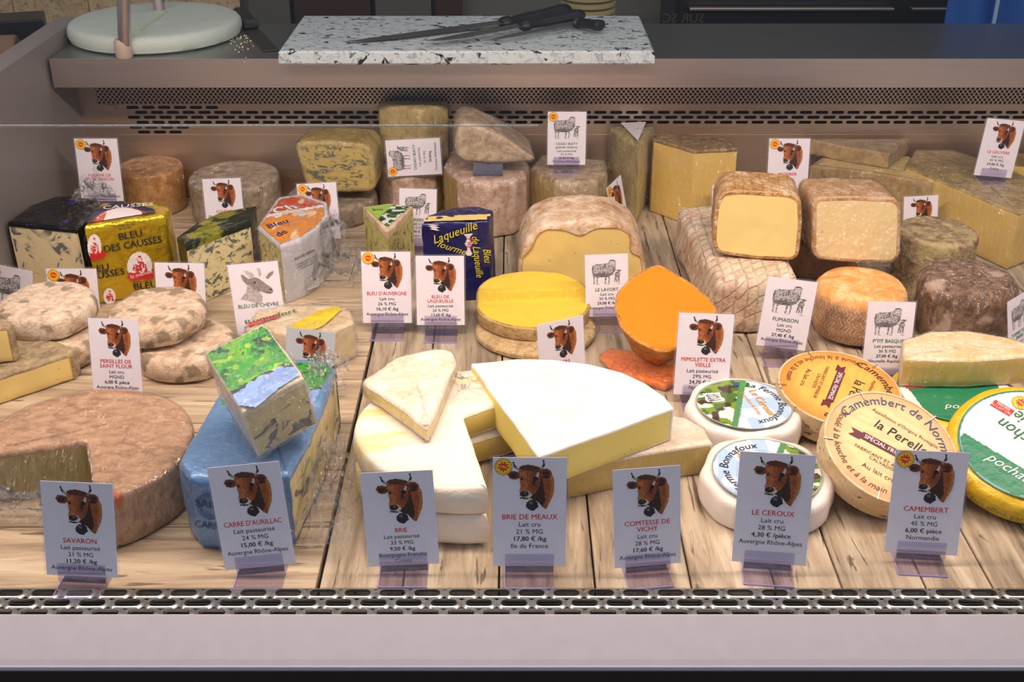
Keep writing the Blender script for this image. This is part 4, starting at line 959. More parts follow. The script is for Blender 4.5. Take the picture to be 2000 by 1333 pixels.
pxtext(m4, f4, 'fromage au lait de chèvre\npasteurisé, sel, ferments\nà conserver au frais', (600, 510), (632, 495), .0046, INK['k'], 0, .010)
m5 = tpr('blue_cheese_wedge', [(709, 404, 0), (756, 456, 0), (806, 403), (760, 398)], (756, 456, 560), 0, MC['blue_fine'], 'slim blue cheese wedge with light green label, its point to the front', 'cheese', bev=.003, tr=.007)
def greenpic(u, v):
    c = Cv(u, v); n = vnoise(u, v, 14, 2); c.fill(u > -1, (164, 196, 88)); c.fill(u + v * .4 > .62, (66, 110, 60)); c.fill((u + v * .4 > .62) & (n > .55), (226, 230, 226)); c.fill((u + v * .4 > .62) & (n < .3), (24, 50, 34)); return c.c, c.a
face_label(m5, [(713, 405), (756, 444), (801, 404), (760, 399)], greenpic, 'top_label', .0012)
pxtext(m5, m5.M, 'bio', (738, 411), (760, 410), .014, INK['g'], 0, m5.h + .002)
m6 = tpr('foil_wrapped_blue_cheese', [(822, 436), (890, 434), (955, 431), (966, 412), (935, 402), (895, 403), (835, 418)], (822, 436, 592), 0, foil_mat('navy_foil', (34, 34, 104), None, .35, .3, .6), 'blue cheese block in crumpled navy foil with yellow script', 'cheese', part='foil_wrapper', bev=.006, soft=1, amp=.0016, nscale=60)
face_label(m6, [(828, 433), (950, 429), (958, 418), (838, 423)], lambda u, v: (np.ones(u.shape + (3,)) * np.array((216, 192, 120)), np.ones(u.shape)), 'exposed_paste', .002, 20, mat=M['print'])
f6 = vframe(m6, (822, 436), (955, 431))
pxtext(m6, f6, 'Laqueuille', (890, 462), (930, 448), .019, INK['y'], .0, .0030, .9, shear=.35)
pxtext(m6, f6, 'fourme', (880, 490), (912, 500), .015, INK['y'], .0, .0030, shear=.35)
pxtext(m6, f6, 'Bleu\nde Laqueuille', (945, 500), (952, 560), .016, INK['y'], .0, .0030, .8, shear=.35)
def whitepatch(u, v):
    c = Cv(u, v); c.fill((np.abs(u - .5) < .42 - .25 * np.abs(np.sin(v * 7))), (224, 218, 222)); return c.c, c.a
pxdecal(m6, f6, ((904, 458), (925, 456), (924, 500), (908, 500)), whitepatch, 12, 24, M['print_gloss'], 'white_patch', .0028)
pxtext(m6, f6, 'Puy', (914, 475), (917, 495), .012, INK['r'], .0, .0036, shear=.3)
pxdecal(m6, f6, ((829, 437), (862, 440), (860, 452), (838, 448)), whitepatch, 20, 12, M['print_gloss'], 'white_patch', .0028)
# ---------------------------------------------------- half wheel, yellow wheel, orange cheeses
yl = Wz(1138, 575, 0).y
LO = [(1014, 572), (1011, 520), (1020, 480), (1040, 452), (1078, 436), (1140, 431), (1200, 436), (1238, 458), (1256, 490), (1263, 530), (1260, 572)]
Ml = T((Wy(1138, 500, yl).x, yl, 0)) @ T((0, .115, 0)) @ RX(90)
ctr = P2L(Ml, 1138, 545, .115)
lp = [P2L(Ml, *q, .115) for q in LO]
lcx = sum(q.x for q in lp) / len(lp); lcy = sum(q.y for q in lp) / len(lp)
def lavcap(x, y):
    dx, dy = x + lcx - ctr.x, y + lcy - ctr.y; a = math.atan2(dy, dx); r = math.hypot(dx, dy * 1.05)
    R_ = .099 - .028 * math.exp(-((a - 1.62) / .26) ** 2) - .008 * math.exp(-((a - .55) / .18) ** 2) + .004 * math.sin(a * 9)
    if dy < -.0: return 0
    return min(1, max(0, .5 + (r - R_) * 120))
m7 = fpr('half_cheese_wheel', LO, yl, .115, MC['lavort'], 'half wheel standing on its cut, smooth yellow face under a ragged rind', 'cheese', bev=.007, top=0, soft=3, amp=.0012, capf=lavcap, rings=22, stp=.005)
m8 = cyl('wrapped_rind_layer', 1045, 600, 708, 236, 0, MC['salers2'], 'wrapped rough-rinded wheel under the bright yellow cut wheel', 'cheese', bev=.008, film=M['film'])
X, Y, r, h = solve_cyl(1040, 540, 665, 222, m8.top + .001)
m9 = thing('cut_yellow_wheel', None, T((X, Y - .004, m8.top + .001)) @ RZ(5), h - .002, arc(0, 0, r, 0, 355, 71), MC['salers'], 'bright yellow cut wheel with a step across its top', 'cheese', bev=.0025, top=0, border=.001,
           topf=lambda x, y: .014 / (1 + math.exp(-(y - r * .12) * 1600)), rings=44, amp=.0008, nscale=60)
Mt = RX(24)
pm = Wz(1300, 700, .0)
m10 = tpr('orange_half_ball', [(1199, 600), (1203, 572), (1228, 545), (1258, 525), (1286, 515), (1318, 532), (1355, 556), (1385, 580), (1404, 606), (1390, 640), (1350, 670), (1310, 688), (1285, 690), (1240, 668), (1210, 640)], .062, .012, MC['mimolette'], 'bright orange cheese quarter with its cut face tilted up', 'cheese', tilt=Mt, at=(1300, 712), bev=.003, top=0, border=.0018, taper=.024, soft=2, rings=12)
m11 = tpr('wrapped_orange_piece', [(1168, 690), (1195, 716), (1240, 735), (1300, 752), (1328, 736), (1322, 712), (1240, 684), (1190, 680)], (1300, 752, 768), 0, MC['mimo2'], 'wrapped orange piece lying under the tilted orange quarter', 'cheese', bev=.006, soft=1, film=M['film2'], film_amp=.002, top=1)
# ---------------------------------------------------- mouldy wheels at left
m12 = cyl('mouldy_cheese_wheel', 103, 612, 745, 188, 0, MC['mould2'], 'lower wrinkled wheel of the far left pair, mostly hidden', 'cheese', bev=.014, amp=.0016)
m13 = cyl('mouldy_cheese_wheel', 93, 546, 675, 186, m12.top + .001, MC['mould'], 'upper chalk-white wrinkled wheel with a crack, far left', 'cheese', bev=.013, amp=.0016)
m14 = cyl('mouldy_cheese_wheel', 364, 618, 757, 192, 0, MC['mould2'], 'lower wrinkled wheel beside the green-topped cheese', 'cheese', bev=.014, amp=.0016)
X, Y, r, h = solve_cyl(309, 560, 690, 190, m14.top + .001)
m15 = thing('mouldy_cheese_wheel', None, T((X, Y, m14.top + .003)) @ RY(-3) @ RX(2), h, arc(0, 0, r, 0, 355, 71), MC['mould2'], 'upper grey-patched wrinkled wheel beside the gold foil block', 'cheese', bev=.015, amp=.0018)
m16 = tpr('soft_cheese_wedge', [(-90, 765, 0), (138, 691), (148, 680), (112, 668), (60, 656), (-20, 652), (-95, 680)], (138, 691, 742), 0, MC['nectaire'], 'grey-rinded half wheel with pale yellow cut face at the left edge', 'cheese', bev=.004, tr=.001, amp=.0008)
tpr('soft_cheese_wedge', [(-70, 648, 0), (18, 641), (27, 632), (12, 622), (-70, 620)], (18, 641, 708), m16.top - .001 if False else m16.top + .0005, MC['nectaire'], 'small pale yellow cut piece at the left edge lying on the grey-rinded half wheel', 'cheese', bev=.004, soft=1, tr=.0)
# ---------------------------------------------------- savaron
hs = zt(232, 966, 1066, 0)
pts = np.array([(0, 815), (100, 775), (187, 765), (287, 772), (350, 790), (375, 815), (382, 840), (360, 887), (332, 917), (214, 967)], float)
q = np.array([list(Wz(a, b, hs))[:2] for a, b in pts]); A_ = np.c_[q, np.ones(len(q))]; so = np.linalg.lstsq(A_, -(q ** 2).sum(1), rcond=None)[0]
scx, scy = -so[0] / 2, -so[1] / 2; sr = math.sqrt(scx ** 2 + scy ** 2 - so[2])
ap = Wz(165, 862, hs); e1 = Wz(-60, 892, hs); e2 = Wz(188, 990, hs)
def hitc(p, d):
    fx, fy = p.x - scx, p.y - scy; b = fx * d.x + fy * d.y; c = fx * fx + fy * fy - sr * sr; t_ = -b + math.sqrt(b * b - c); return math.degrees(math.atan2(fy + d.y * t_, fx + d.x * t_))
d1 = (e1 - ap); d1.z = 0; d1.normalize(); d2 = (e2 - ap); d2.z = 0; d2.normalize()
a1 = hitc(ap, d1); a2 = hitc(ap, d2)
if a1 < a2: a1 += 360
out = arc(scx, scy, sr, a2, a1, 60); out[-1][2] = 0; out.append([ap.x, ap.y, 0])
cen = (scx + sr * .35, scy + sr * .42)
sv = thing('large_cheese_wheel', None, T((0, 0, 0)), hs, out, MC['savaron'], 'largest cheese wheel with pinkish rind and a wedge cut out, front left', 'cheese', bev=.006, tr=.0015, center=cen, film=M['film3'], film_amp=.0010, amp=.0010, stp=.009, rings=14)
put('cut_face_film', mesh('cut_face_film', [tuple(sv.M.inverted() @ v_) for v_ in (Wz(-40, 905, hs * .92), Wz(158, 872, hs * .92), Wz(172, 968, hs * .35), Wz(60, 1000, hs * .3), Wz(-60, 1000, hs * .3))], [(4, 3, 2, 1, 0)], M['film3']), sv.M, sv.root)
# ---------------------------------------------------- blue pack and green-topped piece
skyblue = foil_mat('pale_blue_foil', (118, 158, 206), None, .25, .35, .5)
f2m = tpr('foil_wrapped_blue_cheese', [(350, 900), (372, 930), (470, 940), (562, 925, 0), (618, 820, 0), (655, 716), (640, 706), (560, 700), (440, 752)], (562, 925, 1066), 0, MC['aurillac'], 'large blue cheese pack in pale blue foil standing behind its card', 'cheese', bev=.007, tr=.001, amp=.0009)
wrapper(f2m, 'foil_wrapper', skyblue, .55, .0007, .0012)
def hills(u, v):
    c = Cv(u, v); n = vnoise(u, v, 5, 4) * .6 + vnoise(u, v, 13, 5) * .4; c.fill(u > -1, (56, 150, 52))
    c.blend(n > .60, (130, 182, 50), .6); c.blend(n < .34, (22, 92, 50), .8); c.blend((vnoise(u, v, 24, 8) > .70) & (v < .35), (24, 56, 44), .7)
    c.blend((vnoise(u, v, 12, 9) > .78), (206, 210, 70), .6)
    ln = .86 - .5 * (u - .05) ** 1.0 * .7 + .07 * np.sin(u * 6)
    w_ = v > ln; c.fill(w_, (132, 164, 220)); c.blend(w_ & (vnoise(u, v, 30, 2) > .86), (206, 216, 236), .5); c.blend((np.abs(v - ln) < .03) & (vnoise(u, v, 20, 6) > .4), (40, 50, 50), .9)
    return c.c, c.a
face_label(f2m, [(432, 790), (450, 757), (560, 707), (640, 712), (648, 722), (600, 812), (520, 800)], hills, 'landscape_label', .0022, 80)
f2f = vframe(f2m, (372, 930), (470, 940))
pxtext(f2m, f2f, 'SAINT-FLOUR', (382, 990), (410, 993), .013, INK['db'], .02, .0025, 1, 'lettering', 'LEFT')
pxtext(f2m, f2f, "CARRÉ D'AURILLAC", (380, 1030), (410, 1034), .012, INK['db'], .02, .0025, .9, 'lettering', 'LEFT')
def ring(u, v):
    r = np.hypot(u * 2 - 1, v * 2 - 1); c = Cv(u, v); a = np.arctan2(v - .5, u - .5); c.fill(((r < .98) & (r > .90)) | ((r > .72) & (r < .84) & (np.sin(a * 22) > -.2)) | ((r > .6) & (r < .65)), (66, 92, 130)); return c.c, c.a
pxdecal(f2m, f2f, ((382, 962), (432, 968), (434, 1020), (384, 1012)), ring, 34, 34, M['print'], 'round_mark', .0032)
zz = f2m.top + .012
Mt = RX(17) @ RY(-5)
m20 = tpr('blue_cheese_piece', [(400, 690), (470, 806, 0), (592, 738), (585, 722), (522, 640), (512, 634)], .072, zz, MC['aurillac'], 'tilted blue cheese piece with a green hillside label lying on the blue pack', 'cheese', tilt=Mt, at=(545, 890), bev=.004, top=1, tr=.004, film=M['film2'], film_amp=.003)
face_label(m20, [(404, 690), (466, 792), (500, 796), (545, 758), (586, 732), (520, 642), (511, 638)], hills, 'landscape_label', .0020, 96)
m21 = tpr('blue_cheese_half', [(480, 640), (560, 652), (634, 656, 0), (692, 628), (684, 606), (655, 596), (565, 596), (500, 606)], (634, 656, 728), 0, cheese('creamy_mottled_rind', (228, 208, 164), rind=((222, 198, 160), (196, 168, 126), (236, 220, 190)), vein=(100, 106, 96), vs=40, vt=.66, rs=30, wrap=.7, patch=((150, 150, 120), 40, .66, .5)), 'creamy mottled half cheese with a gold foil band behind the green-topped piece', 'cheese', bev=.006, film=M['film2'], film_amp=.003)
face_label(m21, [(562, 640), (600, 651), (632, 636), (668, 604), (655, 598), (625, 606)], lambda u, v: (np.stack([200 + 40 * vnoise(u, v, 9, 1), 176 + 30 * vnoise(u, v, 9, 1), 30 + 20 * u], -1), np.ones(u.shape)), 'gold_band', .0030)
pxtext(m21, m21.M, 'Roquefort', (530, 622), (570, 612), .018, INK['g'], .01, m21.h + .003, shear=.2)
face_label(m21, [(482, 632), (545, 612), (548, 618), (486, 638)], lambda u, v: (np.ones(u.shape + (3,)) * np.array((214, 50, 50)), np.ones(u.shape)), 'red_stripe', .0030, 24)
# ---------------------------------------------------- bries
def pac(zpl, cx, cy, r, a0, a1):
    o = arc(cx, cy, r, a0, a1, 60); o[-1][2] = 0; return o
hb = zt(945, 950, 1005, 0) * .98
topz_ = zt(945, 895, 1005, 0) if False else hb * 2
bp = np.array([list(Wz(a, b, hb * 2 + .001))[:2] for a, b in ((690, 865), (700, 830), (745, 775), (905, 716), (700, 895), (780, 935), (870, 953), (948, 948))])
A_ = np.c_[bp, np.ones(len(bp))]; so = np.linalg.lstsq(A_, -(bp ** 2).sum(1), rcond=None)[0]; bx, by = -so[0] / 2, -so[1] / 2; br = math.sqrt(bx ** 2 + by ** 2 - so[2])
apx = Wz(906, 812, hb * 2); en = Wz(950, 945, hb * 2); ee = Wz(962, 792, hb * 2)
def hit2(p, q_):
    d = q_ - p; d.z = 0; d.normalize(); fx, fy = p.x - bx, p.y - by; b = fx * d.x + fy * d.y; c = fx * fx + fy * fy - br * br; t_ = -b + math.sqrt(max(0, b * b - c)); return math.degrees(math.atan2(fy + d.y * t_, fx + d.x * t_))
aa, ab = hit2(apx, en), hit2(apx, ee)
if aa > ab: aa -= 360
for lay, (mt, lb) in enumerate(((MC['briey'], 'lower brie wheel with a wedge cut out, directly under its twin'), (MC['briey'], 'upper brie wheel with a wedge cut out, ivory ridged top, carrying the triangle'))):
    o = arc(bx, by, br * (1 + .012 * (1 - lay)), ab - (6 if lay == 0 else 0), aa + 360, 60); o[-1][2] = 0; o.append([apx.x, apx.y, 0])
    thing('cut_brie_wheel', None, T((0, 0, (hb + .0008) * lay)), hb, o, mt, lb, 'cheese', bev=.008, center=(bx - br * .25, by + br * .15), amp=.0010, stp=.007, rings=12, bulge=.002)
zb2 = hb * 2 + .003
m23 = tpr('brie_triangle', [(704, 742), (770, 697), (850, 680), (886, 684), (893, 704, 0), (836, 836, 0)], (836, 836, 870), zb2, MC['tri'], 'wrapped triangular piece of white-rinded cheese on the upper brie wheel', 'cheese', bev=.007, soft=2, amp=.0014, film=M['film'], film_amp=.0012, top=1)
# loose crumpled film beside the triangle
def crumpled(name, px, py, z, w_, d_, hgt, seed, mat, label, M_=None, root=None, part=False):
    p = Wz(px, py, z); vs = []; fs = []; n_ = 22
    for j in range(n_ + 1):
        for i in range(n_ + 1):
            u, v = i / n_ * 2 - 1, j / n_ * 2 - 1; k = max(0, 1 - u * u * .9) * max(0, 1 - v * v * .9); q_ = Vector((u * 1.9, v * 1.9, seed)); nz = noise.noise(q_) + .6 * noise.noise(q_ * 2.7) + .4 * noise.noise(q_ * 6)
            dx = noise.noise_vector(q_ * 2.2) * .35
            vs.append(((u + dx.x) * w_ / 2, (v + dx.y) * d_ / 2, max(.0005, hgt * (.25 + .9 * k * abs(nz) * 1.4 + .35 * k))))
    for j in range(n_):
        for i in range(n_): a_ = j * (n_ + 1) + i; fs.append((a_, a_ + 1, a_ + n_ + 2, a_ + n_ + 1))
    me = mesh(name, vs, fs, mat)
    if part: return put(name, me, T(p), root)
    return tag(put(name, me, T(p)), label, 'cling film')
crumpled('film_tail', 898, 768, zb2, .055, .050, .020, 3, M['film2'], None, root=m23.root, part=True)
crumpled('film_tail', 185, 395, m1.top + .002, .06, .04, .035, 9, M['film2'], None, root=m1.root, part=True)
crumpled('film_tail', 655, 470, .07, .04, .05, .04, 5, M['film2'], None, root=m4.root, part=True)
crumpled('film_tail', 668, 560, .0, .10, .09, .06, 15, M['film2'], None, root=m4.root, part=True)
crumpled('film_tail', 640, 1000, .0, .07, .16, .07, 21, M['film2'], None, root=f2m.root, part=True)
crumpled('film_tail', 640, 745, f2m.top, .05, .08, .03, 27, M['film2'], None, root=m20.root, part=True)
crumpled('film_tail', 40, 1010, .0, .10, .05, .03, 31, M['film2'], None, root=sv.root, part=True)
bl_ = tpr('brie_wedge', [(1110, 915, 0), (1250, 886, 0), (1392, 866), (1375, 838), (1338, 816), (1240, 800), (1060, 800, 0), (1070, 860, 0)], (1392, 866, 925), 0, MC['brie2'], 'wrapped brie wedge lying under the big white wedge', 'cheese', bev=.003, tr=.001, film=M['film'], film_amp=.0015)
bw = tpr('brie_wedge', [(1052, 893, 0), (1316, 797), (1298, 775), (1262, 750), (1215, 728), (1150, 712), (1080, 704), (1010, 702), (920, 710, 0)], (1316, 797, 860), bl_.top + .001, MC['brie'], 'biggest white brie wedge, smooth bright rind, point towards the front', 'cheese', bev=.0022, tr=.0012, amp=.0006, stp=.006, rings=16)
# ---------------------------------------------------- paper-wrapped rounds
M['wpaper'] = plain('white_waxed_paper', (238, 228, 220), .5, bump=(45, .35, .004), coat=.1)
def cerlabel(u, v):
    c = Cv(u, v); x = u * 2 - 1; y = v * 2 - 1; r = np.hypot(x, y); c.fill(r < .97, (176, 204, 232)); c.blend((vnoise(u, v, 6, 3) > .55) & (r < .97), (226, 236, 244), .7)
    left = (x * .92 + y * .35 < -.12) & (r < .97); n = vnoise(u, v, 14, 6)
    c.fill(left, (120, 150, 50)); c.blend(left & (n > .55), (60, 100, 40), .8); c.fill(left & (vnoise(u, v, 10, 8) > .60) & (y > -.4), (226, 220, 212)); c.fill(left & (vnoise(u, v, 12, 9) > .68), (64, 46, 36))
    c.fill((np.abs(x * .92 + y * .35 + .10) < .06) & (r < .97), (86, 140, 90)); c.fill((r > .92) & (r < .97), (150, 160, 150))
    bc = (np.abs(x + .55) < .17) & (np.abs(y + .30) < .17); c.fill(bc, (236, 236, 236)); c.fill(bc & (np.sin(v * 190) > .1) & (np.abs(x + .55) < .13) & (np.abs(y + .30) < .14), (40, 40, 44))
    c.fill((np.abs(x - .22) < .10) & (np.abs(y + .72) < .09), (70, 160, 70)); c.fill((np.abs(x - .05) < .07) & (np.abs(y + .78) < .07), (40, 90, 160))
    return c.c, c.a
def sq2disc(a, b, q=.955):
    x = a * 2 - 1; y = b * 2 - 1
    return x * np.sqrt(1 - y * y / 2) * q, y * np.sqrt(1 - x * x / 2) * q
def round_fn(fn):
    def f(u, v):
        x, y = sq2disc(u, v); c, a = fn((x + 1) / 2, (y + 1) / 2); return c, np.ones(u.shape)
    return f
def round_pos(r, z):
    def f(a, b): x, y = sq2disc(a, b); return (float(x) / .955 * r, -float(y) / .955 * r, z)
    return f
def disc_label(t, fn, r, z, n, rot=0, dx=0, dy=0, mat=None, name='round_label', dome=0):
    me = paint(name, round_fn(fn), n, n, round_pos(r, z), mat or M['print_gloss'])
    return put(name, me, t.M @ T((dx, dy, 0)) @ RZ(rot), t.root)
def carve(t, txt, r, a0, size, mat, z, rot=0, sign=-1, bold=0, shear=0, narrow=1, dx=0, dy=0):
    me = text_mesh(txt, size, bold, mat, 'CENTER', shear, narrow, arcwrap(0, 0, r, a0, sign, 0), 'curved_lettering'); return put('curved_lettering', me, t.M @ T((dx, dy, z)) @ RZ(rot), t.root)
def flat(t, txt, x, y, ang, size, mat, z, bold=0, shear=0, narrow=1, rot=0, dx=0, dy=0, align='CENTER'):
    me = text_mesh(txt, size, bold, mat, align, shear, narrow); me.name = 'lettering'; return put('lettering', me, t.M @ T((dx, dy, z)) @ RZ(rot) @ T((x, y, 0)) @ RZ(ang), t.root)
def ceroux(px, pt, pb, wpx, rot, label, tilt=0):
    X, Y, r, h = solve_cyl(px, pt, pb, wpx, 0)
    z0 = r * math.sin(math.radians(tilt)) if tilt else 0
    o = [[r * (1 + .018 * math.cos(8 * a)) * math.cos(a), r * (1 + .018 * math.cos(8 * a)) * math.sin(a), 1] for a in [2 * math.pi * k / 72 for k in range(72)]]
    t = thing('paper_wrapped_cheese', None, T((X, Y, z0)) @ RX(tilt), h - z0 * .6, o, M['wpaper'], label, 'cheese', part='paper_wrapper', bev=.008, soft=1, amp=.0018, nscale=38, taper=-.004, rings=6)
    a = r - .011; z = t.h + .0034
    disc_label(t, cerlabel, a, z, 72, rot)
    carve(t, 'La Ferme Bonnafoux', a * .86, 0, a * .23, INK['k'], z + .0006, rot, -1, .0, .2, .95) if False else carve(t, 'La Ferme Bonnafoux', a * .70, -5, a * .24, INK['k'], z + .0006, rot, -1, .0, .2, .95)
    flat(t, 'Le Céroux', a * .30, -.02 * a, -82, a * .25, INK['o'], z + .0006, .02, 0, .95, rot)
    flat(t, 'Camembert de Brebis', a * .10, -.02 * a, -82, a * .13, INK['o'], z + .0006, .0, 0, .8, rot)
    return t
ceroux(1450, 738, 905, 222, 6, 'white paper-wrapped round with a full cow meadow label, the rear one of two', 0)
ceroux(1493, 857, 1053, 250, 178, 'white paper-wrapped round nearest the front, half hidden by its card', 3)
# ---------------------------------------------------- wooden camembert boxes
M['poplar'] = wood('poplar_veneer', (226, 196, 152), (236, 210, 170), (206, 172, 124), 0)
def boxlid(main, edge_, dark):
    def f(u, v):
        x = u * 2 - 1; y = v * 2 - 1; r = np.hypot(x, y); c = Cv(u, v); c.fill(r < .985, main)
        g1 = vnoise(u * .25, v, 34, 4); c.blend((g1 > .5) & (r < .985), tuple(k_ * .93 for k_ in main), .7)
        k = np.clip((r - .62) / .36, 0, 1)[..., None] * np.clip(.5 + vnoise(u, v, 5, 2), 0, 1)[..., None]
        c.c = c.c * (1 - k) + np.array(edge_) * k; return c.c, c.a
    return f
def cambox(center, r, h, tilt, rotz, main, edge_, ink, label, ztilt=0):
    p = Wz(*center, 0)
    n_ = (RZ(ztilt) @ RX(tilt)).to_3x3() @ Vector((0, 0, 1))
    s_ = math.sqrt(max(0, 1 - n_.z ** 2)); zc = r * s_ + .0005
    # centre of the lid is traced: solve the plane through it
    top = Vector(center[2:]) if len(center) > 2 else None
    return p
def mkbox(cpx, wpx, h, tilt, ztilt, rotz, main, edge_, ink, label, lift=0.0, script=True):
    R_ = RZ(ztilt) @ RX(tilt); n_ = R_.to_3x3() @ Vector((0, 0, 1)); s_ = math.sqrt(max(0, 1 - n_.z ** 2)); r = .07
    for _ in range(20):
        zc = r * s_ + .0006 + lift + h * n_.z       # height of the lid centre when the low rim touches the boards
        c = Wz(cpx[0], cpx[1], zc); r = wpx / 2 / scale_at(c)
    base = c - n_ * h; Mf = T(base) @ R_
    t = Thing(); t.M = Mf; t.h = h; t.r = r; t.root = empty('wooden_cheese_box', base, label, 'cheese box', 'round wooden cheese boxes')
    vw = M['poplar']
    put('base_band', lathe('base_band', [(r - .0035, 0), (r - .003, .0005), (r - .003, h * .62), (r - .006, h * .63)], vw, 64), Mf, t.root)
    put('lid_band', lathe('lid_band', [(r - .0015, h * .45), (r, h * .455), (r, h - .0006), (r - .0006, h), (r - .0028, h), (r - .003, h - .0014), (.001, h - .0014)], vw, 64), Mf, t.root)
    fn = boxlid(main, edge_, ink)
    lb = paint('lid_print', round_fn(fn), 84, 84, round_pos(r - .003, 0), M['print']); put('lid_print', lb, Mf @ T((0, 0, h - .0009)) @ RZ(rotz), t.root)
    z = h - .0002; a = r
    carve(t, 'Camembert de Normandie', a * .75, 84, a * .215, ink, z, rotz, -1, .0, .12, .98)
    carve(t, 'Moulé à la louche et à la main', a * .86, 225, a * .15, INK['br'], z, rotz, 1, .0, .25, 1.0)
    flat(t, "Appellation d'Origine Protégée", .06 * a, .42 * a, -4, a * .085, INK['br'], z, 0, 0, 1, rotz)
    flat(t, 'la Perelle', .06 * a, .17 * a, -3, a * .24, INK['k'], z, .0, .15, .95, rotz)
    rb = box_mesh('ribbon', (-.44 * a, -.055 * a, 0), (.44 * a, .075 * a, .0004), INK['p']); put('ribbon', rb, Mf @ T((0, 0, z)) @ RZ(rotz) @ T((0, -.08 * a, 0)), t.root)
    for sx_ in (-1, 1):
        put('ribbon_end', mesh('ribbon_end', [(sx_ * .44 * a, -.09 * a, .0001), (sx_ * .62 * a, -.09 * a, .0001), (sx_ * .55 * a, -.02 * a, .0001), (sx_ * .62 * a, .05 * a, .0001), (sx_ * .44 * a, .05 * a, .0001)], [(0, 1, 2, 3, 4) if sx_ > 0 else (4, 3, 2, 1, 0)], INK['p']), Mf @ T((0, 0, z)) @ RZ(rotz) @ T((0, -.08 * a, 0)), t.root)
    flat(t, 'SPÉCIAL FROMAGE', 0, -.105 * a, 0, a * .105, INK['w'], z + .0006, .02, 0, .9, rotz)
    flat(t, 'FABRICANT ET AFFINEUR\nCALVADOS', 0, -.33 * a, 0, a * .082, INK['br'], z, 0, 0, 1, rotz)
    flat(t, 'Au lait cru', 0, -.60 * a, 0, a * .12, INK['br'], z, 0, 0, 1, rotz)
    for k_ in range(5):
        an = math.radians(70 * k_ + 20); Ms = Mf @ RZ(math.degrees(an)) @ T((r, 0, h - .004))
        put('staple', box_mesh('staple', (-.010, -.0006, .0040), (.0012, .0006, .0050), M['steel']), Ms, t.root)
    return t
mkbox((1640, 757), 240, .036, 9, 20, -135, (244, 178, 84), (226, 130, 54), INK['k'], 'amber-lidded round wooden cheese box, the rear one of two', .0)
mkbox((1741, 872), 268, .036, 24, 18, -48, (238, 206, 150), (232, 160, 112), INK['db'], 'pale-lidded round wooden cheese box leaning on the amber one', .0)
# ---------------------------------------------------- yellow-wrapped rounds
M['ywrap'] = foil_mat('yellow_wrapper', (238, 196, 30), None, .05, .4, .5)
def rebl(cpx, wpx, h, tilt, ztilt, rotz, label, lift=0, back=False):
    R_ = RZ(ztilt) @ RX(tilt); n_ = R_.to_3x3() @ Vector((0, 0, 1)); s_ = math.sqrt(max(0, 1 - n_.z ** 2)); r = .08
    for _ in range(20):
        zc = r * s_ + .0006 + lift + h * n_.z; c = Wz(cpx[0], cpx[1], zc); r = wpx / 2 / scale_at(c)
    base = c - n_ * h
    t = thing('yellow_wrapped_round', None, T(base) @ R_, h, arc(0, 0, r, 0, 355, 71), M['ywrap'], label, 'cheese', part='wrapper', bev=.012, amp=.0012, rings=5)
    def lab(u, v):
        x = u * 2 - 1; y = v * 2 - 1; rr = np.hypot(x, y); c_ = Cv(u, v); c_.fill(rr < .98, (244, 236, 226)); c_.fill((rr > .93) & (rr < .955), (28, 110, 84)); c_.fill((rr > .92) & (rr < .93), (120, 170, 200))
        gm = (y > (-.30 if back else .38)) & (rr < .92) & (np.abs(x) < .75); c_.fill(gm, (24, 124, 84)); c_.fill(gm & (y < (-.24 if back else .44)), (240, 236, 228))
        c_.fill(ell(x, y, .02, -.72, .16, .16), (24, 124, 84)); c_.fill(ell(x, y, .02, -.72, .09, .09), (220, 210, 60))
        for k_ in range(6): c_.line((-.75, -.35 + k_ * .09), (-.28, -.38 + k_ * .07), .008, (120, 110, 110))
        c_.fill(ell(x, y, -.18, -.42, .22, .13) & (vnoise(u, v, 24, 5) > .5), (150, 140, 140))
        return c_.c, c_.a
    a = r - .013; z = h + .0028; disc_label(t, lab, a, z, 100, rotz)
    if not back: flat(t, 'Reblochon\nde Savoie', .0, .10 * a, 176, a * .30, INK['g'], z + .0005, .01, .15, .85, rotz)
    flat(t, 'pochat', -.12 * a if back else .0, (-.52 if back else -.66) * a, -12 if back else 0, a * .24, INK['w'], z + .0005, .0, .35, .95, rotz)
    put('seal', art('seal'), t.M @ T((0, 0, z + .0006)) @ RZ(rotz) @ T((-.52 * a, .55 * a, 0)) @ Matrix.Scale(1.15, 4), t.root)
    def redflag(u, v):
        c_ = Cv(u, v); c_.fill(u > -1, (214, 54, 60)); return c_.c, c_.a
    put('red_flag', box_mesh('red_flag', (-.82 * a, .22 * a, z), (-.5 * a, .36 * a, z + .0005), M['red']), t.M @ RZ(rotz), t.root)
    flat(t, 'FERMIER\nAU LAIT CRU', -.66 * a, .30 * a, 0, a * .065, INK['w'], z + .0009, 0, 0, .9, rotz)
    return t
rb1 = rebl((1870, 772), 270, .034, 0, 0, 5, 'flat yellow-wrapped round with a green label under the cut half cheese', 0, True)
rb2 = rebl((2014, 870), 318, .034, 20, -22, -28, 'yellow-wrapped round with white label leaning up at the right edge')
carve(rb2, 'Fabriqué et affiné par l’établissement', rb2.r * 1.0, 215, .0125, INK['g'], .0, 0, 1, .0) if False else None
